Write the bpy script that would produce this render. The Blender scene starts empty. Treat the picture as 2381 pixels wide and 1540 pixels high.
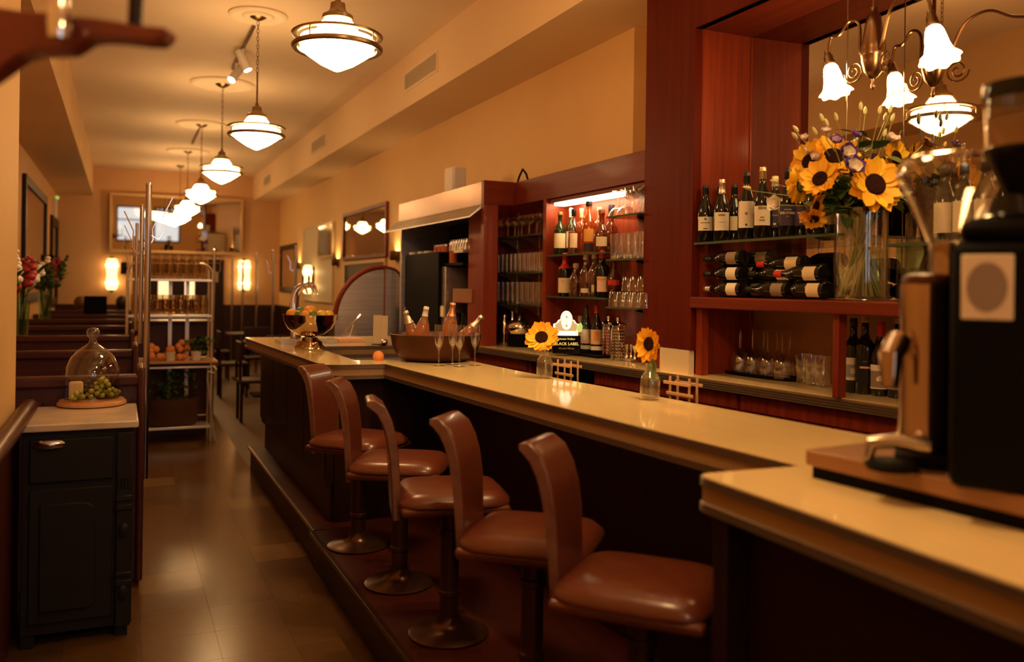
import bpy, math, random
from mathutils import Vector, Matrix
random.seed(7)
SC = bpy.context.scene
COL = SC.collection
PI = math.pi

# ------------------------------------------------------------------ camera
F = 2000.0; EYE = 1.56; TH = math.atan(910 / 2000.0); RHO = .014; CX = 1190.5; CY = 667.7
FX, FY = math.sin(TH), math.cos(TH); RX, RY = math.cos(TH), -math.sin(TH)
cam_d = bpy.data.cameras.new('camera'); cam = bpy.data.objects.new('camera', cam_d); COL.objects.link(cam)
cam_d.sensor_width = 36.0; cam_d.sensor_fit = 'HORIZONTAL'; cam_d.lens = F / 2381 * 36
cam_d.shift_y = -(770 - CY) / 2381
cam_d.clip_start = .05; cam_d.clip_end = 100
_r = Vector((RX, RY, 0)); _u = Vector((0, 0, 1)); _f = Vector((FX, FY, 0))
_r2 = _r * math.cos(RHO) + _u * math.sin(RHO); _u2 = _u * math.cos(RHO) - _r * math.sin(RHO)
_m = Matrix(((_r2.x, _u2.x, -_f.x), (_r2.y, _u2.y, -_f.y), (_r2.z, _u2.z, -_f.z))).to_4x4()
_m.translation = (0, 0, EYE)
cam.matrix_world = _m
cam_d.dof.use_dof = True; cam_d.dof.focus_distance = 4.5; cam_d.dof.aperture_fstop = 1.5
SC.camera = cam

# ------------------------------------------------------------------ world, exposure
w = bpy.data.worlds.new('World'); SC.world = w; w.use_nodes = True
bg = w.node_tree.nodes['Background']; bg.inputs[0].default_value = (.62, .68, .80, 1); bg.inputs[1].default_value = .9
SC.view_settings.view_transform = 'Standard'; SC.view_settings.look = 'None'
SC.view_settings.exposure = 1.44; SC.view_settings.gamma = 1.0; SC.view_settings.use_curve_mapping = False
SC.cycles.max_bounces = 10; SC.cycles.transparent_max_bounces = 40; SC.cycles.diffuse_bounces = 5; SC.cycles.glossy_bounces = 5
SC.cycles.sample_clamp_indirect = 6.0; SC.cycles.caustics_reflective = False; SC.cycles.caustics_refractive = False
LAMP = (1.0, .60, .25)          # colour of the incandescent light
PEND_E = 13.0                   # brightness of the pendant shades

# ------------------------------------------------------------------ pixel -> place helpers (2381 x 1540 frame)
def ray(px, py):
    a = px - CX; b = py - CY
    u = (a + b * RHO) / (1 + RHO * RHO); v = u * RHO - b
    u /= F; v /= F
    return Vector((FX + RX * u, FY + RY * u, v))
def atz(px, py, z):
    r = ray(px, py); t = (z - EYE) / r.z; return Vector((r.x * t, r.y * t, z))
def atx(px, py, x):
    r = ray(px, py); t = x / r.x; return Vector((x, r.y * t, EYE + r.z * t))
def aty(px, py, y):
    r = ray(px, py); t = y / r.y; return Vector((r.x * t, y, EYE + r.z * t))
def atd(px, py, d):
    r = ray(px, py); return Vector((r.x * d, r.y * d, EYE + r.z * d))
def depth(p): return p[0] * FX + p[1] * FY

# ------------------------------------------------------------------ materials
def lin(r, g, b):
    f = lambda c: (c / 255 / 12.92) if c <= 10 else ((c / 255 + .055) / 1.055) ** 2.4
    return (f(r), f(g), f(b), 1)
MATS = {}
def mat(name, col, rough=.5, metal=0., spec=.5, coat=0., c2=None, nscale=(8, 8, 8), bump=0., emit=None, estr=0., trans=0., ior=1.45, wave=False, mixpow=.5):
    m = bpy.data.materials.new(name); m.use_nodes = True; nt = m.node_tree; b = nt.nodes['Principled BSDF']
    if len(col) == 3: col = (*col, 1)
    b.inputs['Base Color'].default_value = col; b.inputs['Roughness'].default_value = rough; b.inputs['Metallic'].default_value = metal
    b.inputs['Specular IOR Level'].default_value = spec; b.inputs['Coat Weight'].default_value = coat; b.inputs['Coat Roughness'].default_value = .08
    b.inputs['IOR'].default_value = ior; b.inputs['Transmission Weight'].default_value = trans
    if emit: b.inputs['Emission Color'].default_value = (*emit[:3], 1); b.inputs['Emission Strength'].default_value = estr
    if c2 is not None or bump:
        tc = nt.nodes.new('ShaderNodeTexCoord'); mp = nt.nodes.new('ShaderNodeMapping'); mp.inputs['Scale'].default_value = nscale
        nt.links.new(tc.outputs['Object'], mp.inputs[0])
        nz = nt.nodes.new('ShaderNodeTexNoise'); nz.inputs['Scale'].default_value = 1; nz.inputs['Detail'].default_value = 5; nz.inputs['Roughness'].default_value = .6
        nt.links.new(mp.outputs[0], nz.inputs['Vector'])
        if c2 is not None:
            if len(c2) == 3: c2 = (*c2, 1)
            cr = nt.nodes.new('ShaderNodeValToRGB'); cr.color_ramp.elements[0].position = .5 - mixpow * .5; cr.color_ramp.elements[1].position = .5 + mixpow * .5
            cr.color_ramp.elements[0].color = col; cr.color_ramp.elements[1].color = c2
            nt.links.new(nz.outputs['Fac'], cr.inputs[0]); nt.links.new(cr.outputs[0], b.inputs['Base Color'])
        if bump:
            bp = nt.nodes.new('ShaderNodeBump'); bp.inputs['Strength'].default_value = bump; bp.inputs['Distance'].default_value = .01
            nt.links.new(nz.outputs['Fac'], bp.inputs['Height']); nt.links.new(bp.outputs[0], b.inputs['Normal'])
    MATS[name] = m; return m
def thin_glass(name, tint=(1, 1, 1), gloss=.06, rough=.02, body=0., bodycol=(1, 1, 1), power=3.6):
    """clear thin-walled glass: passes light straight, reflects by Fresnel"""
    m = bpy.data.materials.new(name); m.use_nodes = True; nt = m.node_tree
    for n in list(nt.nodes):
        if n.type != 'OUTPUT_MATERIAL': nt.nodes.remove(n)
    out = [n for n in nt.nodes if n.type == 'OUTPUT_MATERIAL'][0]
    tr = nt.nodes.new('ShaderNodeBsdfTransparent'); tr.inputs[0].default_value = (*tint, 1)
    gl = nt.nodes.new('ShaderNodeBsdfGlossy'); gl.inputs['Roughness'].default_value = rough; gl.inputs[0].default_value = (1, 1, 1, 1)
    lw = nt.nodes.new('ShaderNodeLayerWeight'); pw_ = nt.nodes.new('ShaderNodeMath'); pw_.operation = 'POWER'; pw_.inputs[1].default_value = power
    nt.links.new(lw.outputs['Facing'], pw_.inputs[0])
    ad = nt.nodes.new('ShaderNodeMath'); ad.operation = 'MULTIPLY_ADD'; ad.inputs[1].default_value = .85; ad.inputs[2].default_value = gloss + .03; ad.use_clamp = True
    nt.links.new(pw_.outputs[0], ad.inputs[0])
    base = tr
    if body > 0:
        df = nt.nodes.new('ShaderNodeBsdfDiffuse'); df.inputs[0].default_value = (*bodycol, 1)
        tl = nt.nodes.new('ShaderNodeBsdfTranslucent'); tl.inputs[0].default_value = (*bodycol, 1)
        m0 = nt.nodes.new('ShaderNodeMixShader'); nt.links.new(df.outputs[0], m0.inputs[1]); nt.links.new(tl.outputs[0], m0.inputs[2])
        m1 = nt.nodes.new('ShaderNodeMixShader'); m1.inputs[0].default_value = body; nt.links.new(tr.outputs[0], m1.inputs[1]); nt.links.new(m0.outputs[0], m1.inputs[2]); base = m1
    mx = nt.nodes.new('ShaderNodeMixShader')
    nt.links.new(ad.outputs[0], mx.inputs[0]); nt.links.new(base.outputs[0], mx.inputs[1]); nt.links.new(gl.outputs[0], mx.inputs[2]); nt.links.new(mx.outputs[0], out.inputs[0])
    MATS[name] = m; return m
def emis(name, col, s):
    m = bpy.data.materials.new(name); m.use_nodes = True; nt = m.node_tree
    b = nt.nodes['Principled BSDF']; b.inputs['Base Color'].default_value = (.8, .75, .65, 1); b.inputs['Roughness'].default_value = .3
    b.inputs['Emission Color'].default_value = (*col[:3], 1); b.inputs['Emission Strength'].default_value = s
    MATS[name] = m; return m

def wood(name, a, b, ax='z', k=1., rough=.42, coat=.06, spec=.4):
    s = {'x': (1.2, 30, 30), 'y': (30, 1.2, 30), 'z': (30, 30, 1.2), 'd': (9, 9, 9)}[ax]
    return mat(name, a, rough, c2=b, nscale=tuple(v * k for v in s), bump=.04, coat=coat, spec=spec, mixpow=.55)
# painted surfaces
mat('ceiling_paint', (.84, .67, .48), .75, c2=(.79, .61, .43), nscale=(1.5, 1.5, 1.5), bump=.05)
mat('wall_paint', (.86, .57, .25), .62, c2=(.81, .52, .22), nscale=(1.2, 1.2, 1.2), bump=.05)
mat('wall_paint_dim', (.72, .42, .18), .62, c2=(.66, .37, .15), nscale=(1.2, 1.2, 1.2), bump=.05)  # darker copy of wall_paint, weaker light on the left wall put into the colour
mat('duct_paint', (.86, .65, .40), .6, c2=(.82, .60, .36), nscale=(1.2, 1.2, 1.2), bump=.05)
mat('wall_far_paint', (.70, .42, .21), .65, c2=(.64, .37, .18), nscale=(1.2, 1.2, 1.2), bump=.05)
mat('duct_paint_dim', (.72, .48, .25), .6, c2=(.66, .43, .22), nscale=(1.2, 1.2, 1.2), bump=.05)  # darker copy of duct_paint for the dimly lit left duct
mat('plaster', (.82, .68, .50), .7)
wood('mahogany_z', (.14, .013, .0035), (.32, .046, .011), 'z', spec=.3)
wood('mahogany_y', (.11, .0115, .0033), (.20, .028, .008), 'y', coat=.02, spec=.25)
wood('mahogany_x', (.11, .0115, .0033), (.20, .028, .008), 'x', spec=.25)
_m = wood('mahogany_diag', (.080, .007, .002), (.135, .0145, .004), 'z', coat=0., spec=.10)
for _n in _m.node_tree.nodes:
    if _n.type == 'MAPPING': _n.inputs['Rotation'].default_value = (math.radians(-40), 0, 0)
wood('dark_wood_z', (.014, .0042, .0028), (.026, .0075, .0045), 'z', rough=.45, coat=.04, spec=.25)
wood('dark_wood_y', (.022, .0062, .004), (.038, .010, .006), 'y', rough=.45, coat=.05, spec=.3)
wood('booth_wood', (.050, .011, .006), (.078, .017, .009), 'x', rough=.4, coat=.12, spec=.35)
wood('step_wood', (.040, .0065, .0035), (.062, .010, .005), 'y', rough=.5, coat=.03, spec=.25)
wood('light_wood', (.55, .33, .16), (.66, .42, .22), 'x', rough=.45, coat=.1)
wood('oak_board', (.50, .24, .09), (.60, .32, .13), 'x', rough=.4, coat=.2)
mat('tile_a', (.105, .050, .015), .21, c2=(.092, .043, .013), nscale=(6, 6, 6), spec=.33)
mat('tile_b', (.116, .056, .017), .21, c2=(.102, .049, .015), nscale=(6, 6, 6), spec=.33)
mat('tile_c', (.098, .046, .0135), .21, c2=(.086, .040, .012), nscale=(6, 6, 6), spec=.33)
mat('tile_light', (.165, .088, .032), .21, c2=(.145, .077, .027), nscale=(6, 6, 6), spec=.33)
mat('tile_joint', (.075, .036, .012), .5)
mat('laminate', (.84, .66, .33), .07, c2=(.80, .61, .29), nscale=(14, 2, 14), spec=.5)
mat('trim_metal', (.34, .26, .19), .32, metal=.85)
mat('laminate_edge', (.36, .22, .095), .35, c2=(.32, .19, .08), nscale=(3, 3, 20))  # edge colour darkened to carry the shade of the upright faces
mat('steel', (.80, .76, .72), .36, metal=1., c2=(.52, .49, .46), nscale=(2, 2, 60))
mat('chrome', (.82, .80, .78), .06, metal=1.)
mat('chrome_dull', (.50, .44, .38), .2, metal=1.)
mat('brass_aged', (.36, .25, .13), .32, metal=1., c2=(.28, .19, .10), nscale=(9, 9, 9))
mat('bronze', (.30, .17, .08), .3, metal=1., c2=(.22, .12, .06), nscale=(9, 9, 9))
mat('copper_dark', (.080, .021, .007), .4, metal=.45, c2=(.05, .013, .005), nscale=(7, 7, 7))
mat('black', (.004, .0035, .003), .55, spec=.07)
mat('black_matte', (.006, .006, .006), .8)
mat('black_gloss', (.004, .0035, .003), .14, spec=.35)
mat('charcoal', (.016, .014, .013), .5, c2=(.011, .0095, .009), nscale=(5, 5, 12), spec=.3)
mat('white', (.78, .74, .68), .5)
mat('cream', (.72, .60, .40), .55)
mat('marble', (.72, .62, .50), .18, c2=(.58, .49, .40), nscale=(5, 9, 5), mixpow=.3)
mat('leather', (.125, .030, .013), .30, c2=(.095, .022, .010), nscale=(14, 14, 14), bump=.10, coat=.2)
mat('leather_worn', (.24, .115, .075), .4, c2=(.10, .032, .018), nscale=(10, 10, 10), bump=.08, coat=.1)
mat('stool_pole', (.11, .048, .024), .3, metal=.7, c2=(.075, .032, .016), nscale=(9, 9, 9))
mat('mirror', (.60, .53, .44), .015, metal=1.)
mat('mirror_old', (.74, .66, .55), .05, metal=1., c2=(.52, .45, .36), nscale=(3, 3, 3))
mat('mirror_frame_gold', (.62, .40, .17), .35, metal=.3)
thin_glass('glass', (.985, .98, .97), .05, rough=.05, power=3.0)
thin_glass('glass_thick', (.88, .85, .78), .09, power=1.8)
mat('rack_metal', (.86, .80, .74), .3, metal=.75)
thin_glass('glass_green', (.80, .90, .80), .03)
thin_glass('glass_edge', (.35, .55, .42), .05)
thin_glass('glass_water', (.97, .96, .90), .0)
thin_glass('glass_amber', (.72, .30, .07), .03, body=.25, bodycol=(.55, .18, .03))
thin_glass('glass_cognac', (.50, .15, .03), .03, body=.30, bodycol=(.32, .08, .015))
thin_glass('glass_rose', (.94, .66, .42), .03, body=.30, bodycol=(.86, .50, .27))
thin_glass('glass_bottle_green', (.12, .16, .05), .03, body=.3, bodycol=(.03, .045, .012))
mat('bottle_dark', (.008, .007, .004), .07, spec=.6)
mat('bottle_green', (.014, .022, .006), .07, spec=.6)
mat('paper', (.80, .72, .58), .6)
mat('paper_cream', (.78, .64, .40), .6)
mat('paper_pink', (.74, .46, .32), .6)
mat('paper_navy', (.045, .032, .07), .5)
mat('paper_taupe', (.27, .20, .14), .6)
mat('paper_blue', (.28, .36, .40), .6)
mat('paper_orange', (.70, .30, .06), .6)
mat('ink', (.02, .015, .012), .6)
mat('red_wax', (.62, .035, .018), .35)
mat('capsule_black', (.012, .011, .010), .4)
mat('capsule_green', (.03, .045, .02), .4)
mat('foil_silver', (.72, .64, .54), .28, metal=.9, bump=.3, nscale=(40, 40, 40))
mat('foil_pink', (.80, .36, .24), .25, metal=.85, bump=.3, nscale=(40, 40, 40))
mat('foil_gold', (.72, .52, .26), .3, metal=.8)
mat('cork', (.52, .34, .18), .8, c2=(.42, .26, .13), nscale=(40, 40, 40))
mat('petal', (.95, .50, .015), .55, c2=(.86, .38, .01), nscale=(20, 20, 20))
mat('petal_bright', (.97, .62, .03), .55, c2=(.92, .52, .02), nscale=(20, 20, 20))
mat('seed_disc', (.018, .005, .004), .8, spec=.1, c2=(.032, .009, .006), nscale=(90, 90, 90), bump=.6)
mat('purple_petal', (.14, .05, .30), .5)
mat('lilac_petal', (.52, .34, .50), .5)
mat('white_petal', (.82, .74, .62), .5)
mat('pink_petal', (.70, .42, .40), .5)
mat('red_petal', (.42, .03, .05), .5)
mat('bud', (.55, .50, .22), .5)
mat('leaf', (.055, .115, .022), .5, c2=(.035, .075, .015), nscale=(25, 25, 25))
mat('leaf_light', (.19, .26, .06), .5, c2=(.13, .19, .04), nscale=(25, 25, 25))
mat('stem', (.24, .27, .07), .45)
mat('orange_fruit', (.85, .36, .05), .45, bump=.15, nscale=(60, 60, 60))
mat('lemon_fruit', (.85, .58, .07), .4, bump=.15, nscale=(50, 50, 50))
mat('lime_fruit', (.11, .20, .03), .35, c2=(.17, .26, .04), nscale=(12, 12, 12))
mat('peach_fruit', (.72, .20, .06), .6, c2=(.82, .36, .10), nscale=(9, 9, 9))
mat('grape_green', (.42, .46, .10), .25, c2=(.34, .38, .07), nscale=(20, 20, 20))
mat('grape_black', (.02, .008, .012), .25)
mat('cheese', (.80, .62, .36), .5)
mat('ceramic', (.74, .66, .54), .4)
mat('soil', (.03, .02, .012), .9)
mat('terracotta', (.10, .04, .022), .55)

# ------------------------------------------------------------------ mesh builder
class MB:
    def __init__(s): s.v = []; s.f = []
    def add(s, vs, fs, M=None):
        o = len(s.v)
        s.v += [tuple(M @ Vector(v)) for v in vs] if M is not None else [tuple(v) for v in vs]
        s.f += [tuple(i + o for i in f) for f in fs]; return s
    def box(s, x0, x1, y0, y1, z0, z1, M=None):
        vs = [(x, y, z) for x in (x0, x1) for y in (y0, y1) for z in (z0, z1)]
        return s.add(vs, [(0, 1, 3, 2), (4, 6, 7, 5), (0, 4, 5, 1), (2, 3, 7, 6), (0, 2, 6, 4), (1, 5, 7, 3)], M)
    def lathe(s, prof, n=24, M=None, a0=0, a1=2 * PI):
        full = abs(a1 - a0 - 2 * PI) < 1e-6; m = n if full else n + 1
        vs = []; fs = []
        for k in range(m):
            a = a0 + (a1 - a0) * k / n; c, si = math.cos(a), math.sin(a)
            for r, z in prof: vs.append((r * c, r * si, z))
        L = len(prof)
        for k in range(n):
            k2 = (k + 1) % m
            for i in range(L - 1):
                q = [k * L + i, k2 * L + i, k2 * L + i + 1, k * L + i + 1]
                if prof[i][0] < 1e-6: q.pop(1) if True else None
                if prof[i + 1][0] < 1e-6: q = [k * L + i, k2 * L + i, k * L + i + 1]
                fs.append(tuple(q))
        return s.add(vs, fs, M)
    def tube(s, pts, r, n=8, closed=False, M=None, cap=True):
        pts = [Vector(p) for p in pts]; N = len(pts); rr = r if isinstance(r, (list, tuple)) else [r] * N
        vs = []; fs = []; up = None
        for i, p in enumerate(pts):
            a = pts[(i - 1) % N] if (closed or i > 0) else p; b = pts[(i + 1) % N] if (closed or i < N - 1) else p
            t = (b - a)
            if t.length < 1e-9: t = Vector((0, 0, 1))
            t.normalize()
            if up is None:
                up = Vector((0, 0, 1)) if abs(t.z) < .9 else Vector((1, 0, 0))
            x = up - t * up.dot(t)
            if x.length < 1e-6: x = Vector((1, 0, 0)) - t * t.x
            x.normalize(); y = t.cross(x); up = x
            for k in range(n):
                g = 2 * PI * k / n; vs.append(p + (x * math.cos(g) + y * math.sin(g)) * rr[i])
        for i in range(N if closed else N - 1):
            j = (i + 1) % N
            for k in range(n):
                k2 = (k + 1) % n; fs.append((i * n + k, i * n + k2, j * n + k2, j * n + k))
        if cap and not closed:
            fs.append(tuple(range(n))[::-1]); fs.append(tuple((N - 1) * n + k for k in range(n)))
        return s.add(vs, fs, M)
    def prism(s, poly, z0, z1, M=None):
        n = len(poly); vs = [(p[0], p[1], z0) for p in poly] + [(p[0], p[1], z1) for p in poly]
        fs = [tuple(range(n))[::-1], tuple(range(n, 2 * n))] + [(i, (i + 1) % n, n + (i + 1) % n, n + i) for i in range(n)]
        return s.add(vs, fs, M)
    def sphere(s, c, r, n=14, m=8, sx=1, sy=1, sz=1, M=None):
        prof = [(max(0, math.sin(PI * i / m)), -math.cos(PI * i / m)) for i in range(m + 1)]; prof[0] = (0, -1); prof[-1] = (0, 1)
        T = Matrix.Translation(c) @ Matrix.Diagonal((r * sx, r * sy, r * sz, 1))
        return s.lathe(prof, n, (M @ T) if M is not None else T)
    def mesh(s, name, m, smooth=True, ang=40):
        me = bpy.data.meshes.new(name); me.from_pydata(s.v, [], s.f)
        me.validate(clean_customdata=False)
        import bmesh as _b
        bm = _b.new(); bm.from_mesh(me); _b.ops.recalc_face_normals(bm, faces=bm.faces[:]); bm.to_mesh(me); bm.free()
        if smooth and len(me.polygons):
            me.polygons.foreach_set('use_smooth', [True] * len(me.polygons)); me.set_sharp_from_angle(angle=math.radians(ang))
        me.materials.append(MATS[m]); me.update(); return me
    def build(s, name, m, parent=None, bevel=0., smooth=True, ang=40, loc=None, rot=None, segs=2):
        o = bpy.data.objects.new(name, s.mesh(name, m, smooth, ang)); COL.objects.link(o)
        if parent is not None: o.parent = parent
        if loc is not None: o.location = loc
        if rot is not None: o.rotation_euler = rot
        if bevel:
            md = o.modifiers.new('bevel', 'BEVEL'); md.width = bevel; md.segments = segs; md.limit_method = 'ANGLE'; md.angle_limit = math.radians(40)
        return o
def tag(o, label=None, cat=None, group=None, kind=None):
    if label: o['label'] = label
    if cat: o['category'] = cat
    if group: o['group'] = group
    if kind: o['kind'] = kind
    return o
def thing(name, label, cat, loc=(0, 0, 0), rotz=0., group=None, rot=None):
    o = bpy.data.objects.new(name, None); COL.objects.link(o); o.empty_display_size = .05
    o.location = loc; o.rotation_euler = rot if rot is not None else (0, 0, rotz)
    return tag(o, label, cat, group)
KIDS = {}
def copy_tree(o, parent=None):
    c = o.copy(); COL.objects.link(c); c.parent = parent
    for ch in [x for x in bpy.data.objects if x.parent == o]: copy_tree(ch, c)
    return c
def dup(o, loc, rotz=None, label=None, group=None, rot=None, scale=None):
    c = copy_tree(o); c.location = loc
    if rotz is not None: c.rotation_euler = (0, 0, rotz)
    if rot is not None: c.rotation_euler = rot
    if scale is not None: c.scale = (scale,) * 3 if not isinstance(scale, tuple) else scale
    if label: c['label'] = label
    if group: c['group'] = group
    return c
def struct(o): o['kind'] = 'structure'; return o
def box(name, e, m, parent=None, bevel=0., M=None): return MB().box(*e, M=M).build(name, m, parent, bevel)
def rotm(ax, a): return Matrix.Rotation(a, 4, ax)
def T(x, y=None, z=None): return Matrix.Translation(x if y is None else (x, y, z))
def facing(p): return math.atan2(-p[1], -p[0])          # heading from a point towards the place the picture was taken from
def arc(cx, cy, r, a0, a1, n): return [(cx + r * math.cos(a0 + (a1 - a0) * i / n), cy + r * math.sin(a0 + (a1 - a0) * i / n)) for i in range(n + 1)]
def text_mesh(name, s, size, m, parent, M, wrap=None, ext=.0008, align='CENTER'):
    cu = bpy.data.curves.new(name, 'FONT'); cu.body = s; cu.size = size; cu.extrude = ext; cu.align_x = align; cu.resolution_u = 2
    t = bpy.data.objects.new(name, cu); COL.objects.link(t)
    dg = bpy.context.evaluated_depsgraph_get(); me = bpy.data.meshes.new_from_object(t.evaluated_get(dg))
    bpy.data.objects.remove(t); bpy.data.curves.remove(cu)
    if wrap:
        for v in me.vertices:                    # text plane x,y -> cylinder of radius wrap (facing +X), y -> z
            a = v.co.x / wrap; r = wrap + v.co.z
            v.co = (r * math.cos(a), r * math.sin(a), v.co.y)
    me.transform(M); me.materials.clear(); me.materials.append(MATS[m])
    o = bpy.data.objects.new(name, me); COL.objects.link(o); o.parent = parent; return o
# ================================================================== ROOM
ZC = 3.75; YF = 18.3; YB = -3.2
XW = 3.0                        # right-hand wall, upper part
ZS = 3.25; XS = 2.45            # boxed duct along the right wall
ZL = 3.20; XL = -.50            # boxed duct along the left wall
XLW = aty(131, 448, YF).x       # left wall
XP = -.43                       # plastered partition beside the camera
# floor with tiles
fl = struct(MB().box(-6, 6, YB, YF + .2, -.06, -.004).build('floor', 'tile_joint'))
tm = {}
for k in ('tile_a', 'tile_b', 'tile_c', 'tile_light'):
    tm[k] = MB().box(.0005, .3044, .0005, .3044, -.004, 0).mesh('tile', k, False)
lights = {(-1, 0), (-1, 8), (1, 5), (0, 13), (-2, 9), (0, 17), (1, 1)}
ty0 = 4.655; tx0 = .405
for j in range(-10, 34):
    for i in range(-4, 2):
        x, y = tx0 + i * .305, ty0 + j * .305
        if x < -.75 or (y < 4.5 and x < -.5): continue
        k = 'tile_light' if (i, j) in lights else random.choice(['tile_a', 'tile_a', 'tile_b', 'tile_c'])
        o = bpy.data.objects.new('tile', tm[k]); COL.objects.link(o); o.location = (x, y, 0); o.parent = fl
# ceiling, ducts, walls
struct(MB().box(-6, 6, YB, YF + .2, ZC, ZC + .1).build('ceiling', 'ceiling_paint'))
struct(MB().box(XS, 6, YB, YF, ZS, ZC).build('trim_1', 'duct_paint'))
struct(MB().box(XLW - .2, XL, 4.5, YF, ZL, ZC).build('trim_2', 'duct_paint_dim'))
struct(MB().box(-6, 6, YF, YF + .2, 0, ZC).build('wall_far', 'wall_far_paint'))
wr = MB(); wr.box(XW, 6, 4.74, YF, 0, ZS); wr.box(3.2, 6, 4.0, 4.76, 2.2, ZS); wr.box(3.52, 6, YB, 4.0, 0, ZS)
struct(wr.build('wall_right', 'wall_paint'))
struct(MB().box(XLW - .2, XLW, 4.3, YF, 0, ZC).build('wall_left', 'wall_paint_dim'))
struct(MB().box(XP - .16, XP, YB, 4.5, .0, ZC).build('wall_partition', 'wall_paint'))
# street front behind the camera, with shop windows
wins = ((-.2, .95), (1.25, 2.3))
wf = MB(); wf.box(-6, -.2, YB - .2, YB, 0, ZC); wf.box(-.2, 6, YB - .2, YB, 0, 1.6); wf.box(-.2, 6, YB - .2, YB, 3.1, ZC); wf.box(.95, 1.25, YB - .2, YB, 1.6, 3.1); wf.box(2.3, 6, YB - .2, YB, 1.6, 3.1)
struct(wf.build('wall_front', 'wall_paint'))
for n_, (a, b) in enumerate(wins):
    wi = struct(MB().box(a, b, YB - .12, YB - .11, 1.6, 3.1).build('window_%d' % (n_ + 1), 'glass'))
    for e in ((a, a + .06, 1.6, 3.1), (b - .06, b, 1.6, 3.1), (a + .06, b - .06, 1.6, 1.68), (a + .06, b - .06, 3.03, 3.1), (a + .06, b - .06, 2.5, 2.55)): MB().box(e[0], e[1], YB - .14, YB - .06, e[2], e[3]).build('window_frame', 'dark_wood_z', wi)
# wainscot and chair rail of the partition
w1 = struct(MB().box(XP, XP + .02, YB, 4.5, 0, .93).build('trim_3', 'booth_wood'))
rl = MB(); rl.tube([(XP + .045, YB + .1, .965), (XP + .045, 4.62, .965)], .038, 12); rl.box(XP, XP + .05, YB + .1, 4.6, .92, .95)
struct(rl.build('trim_4', 'booth_wood'))
# dark wainscot at the far wall and right wall behind the dining room
m = MB(); m.box(XW - .03, XW, 9.5, YF, 0, 1.12); struct(m.build('trim_5', 'dark_wood_y'))
m = MB(); m.box(1.45, XW, YF - .03, YF, 0, 1.12); m.box(XLW, .1, YF - .03, YF, 0, 1.12); struct(m.build('trim_6', 'dark_wood_y'))
# duct vents
def vent(px0, px1, py, label):
    a = atx(px0, py[0], XS).y; b = atx(px1, py[1], XS).y; y0, y1 = min(a, b), max(a, b)
    zc = (atx(px0, py[0], XS).z + atx(px1, py[1], XS).z) / 2; h = .075
    t = thing('air_vent', label, 'vent', (XS, (y0 + y1) / 2, zc)); L = (y1 - y0) / 2
    m = MB(); m.box(-.012, 0, -L, L, h, h + .02); m.box(-.012, 0, -L, L, -h - .02, -h); m.box(-.012, 0, -L - .02, -L, -h - .02, h + .02); m.box(-.012, 0, L, L + .02, -h - .02, h + .02)
    m.build('frame', 'plaster', t)
    MB().box(-.002, 0, -L, L, -h, h).build('backing', 'paper_taupe', t)
    s = MB().box(-.008, -.001, -L, L, -.003, .003, M=rotm('Y', .5)).mesh('slat', 'cream', False)
    for i in range(8):
        o = bpy.data.objects.new('slat', s); COL.objects.link(o); o.parent = t; o.location = (0, 0, -h + .01 + i * .0185)
vent(943, 1017, (186, 150), 'cream slatted air vent in the duct above the back bar, nearest the wooden column')
vent(726, 757, (341, 329), 'small slatted air vent in the duct above the dining room mirrors')
vent(614, 630, (424, 414), 'tiny air vent at the far end of the duct by the far wall')
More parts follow.
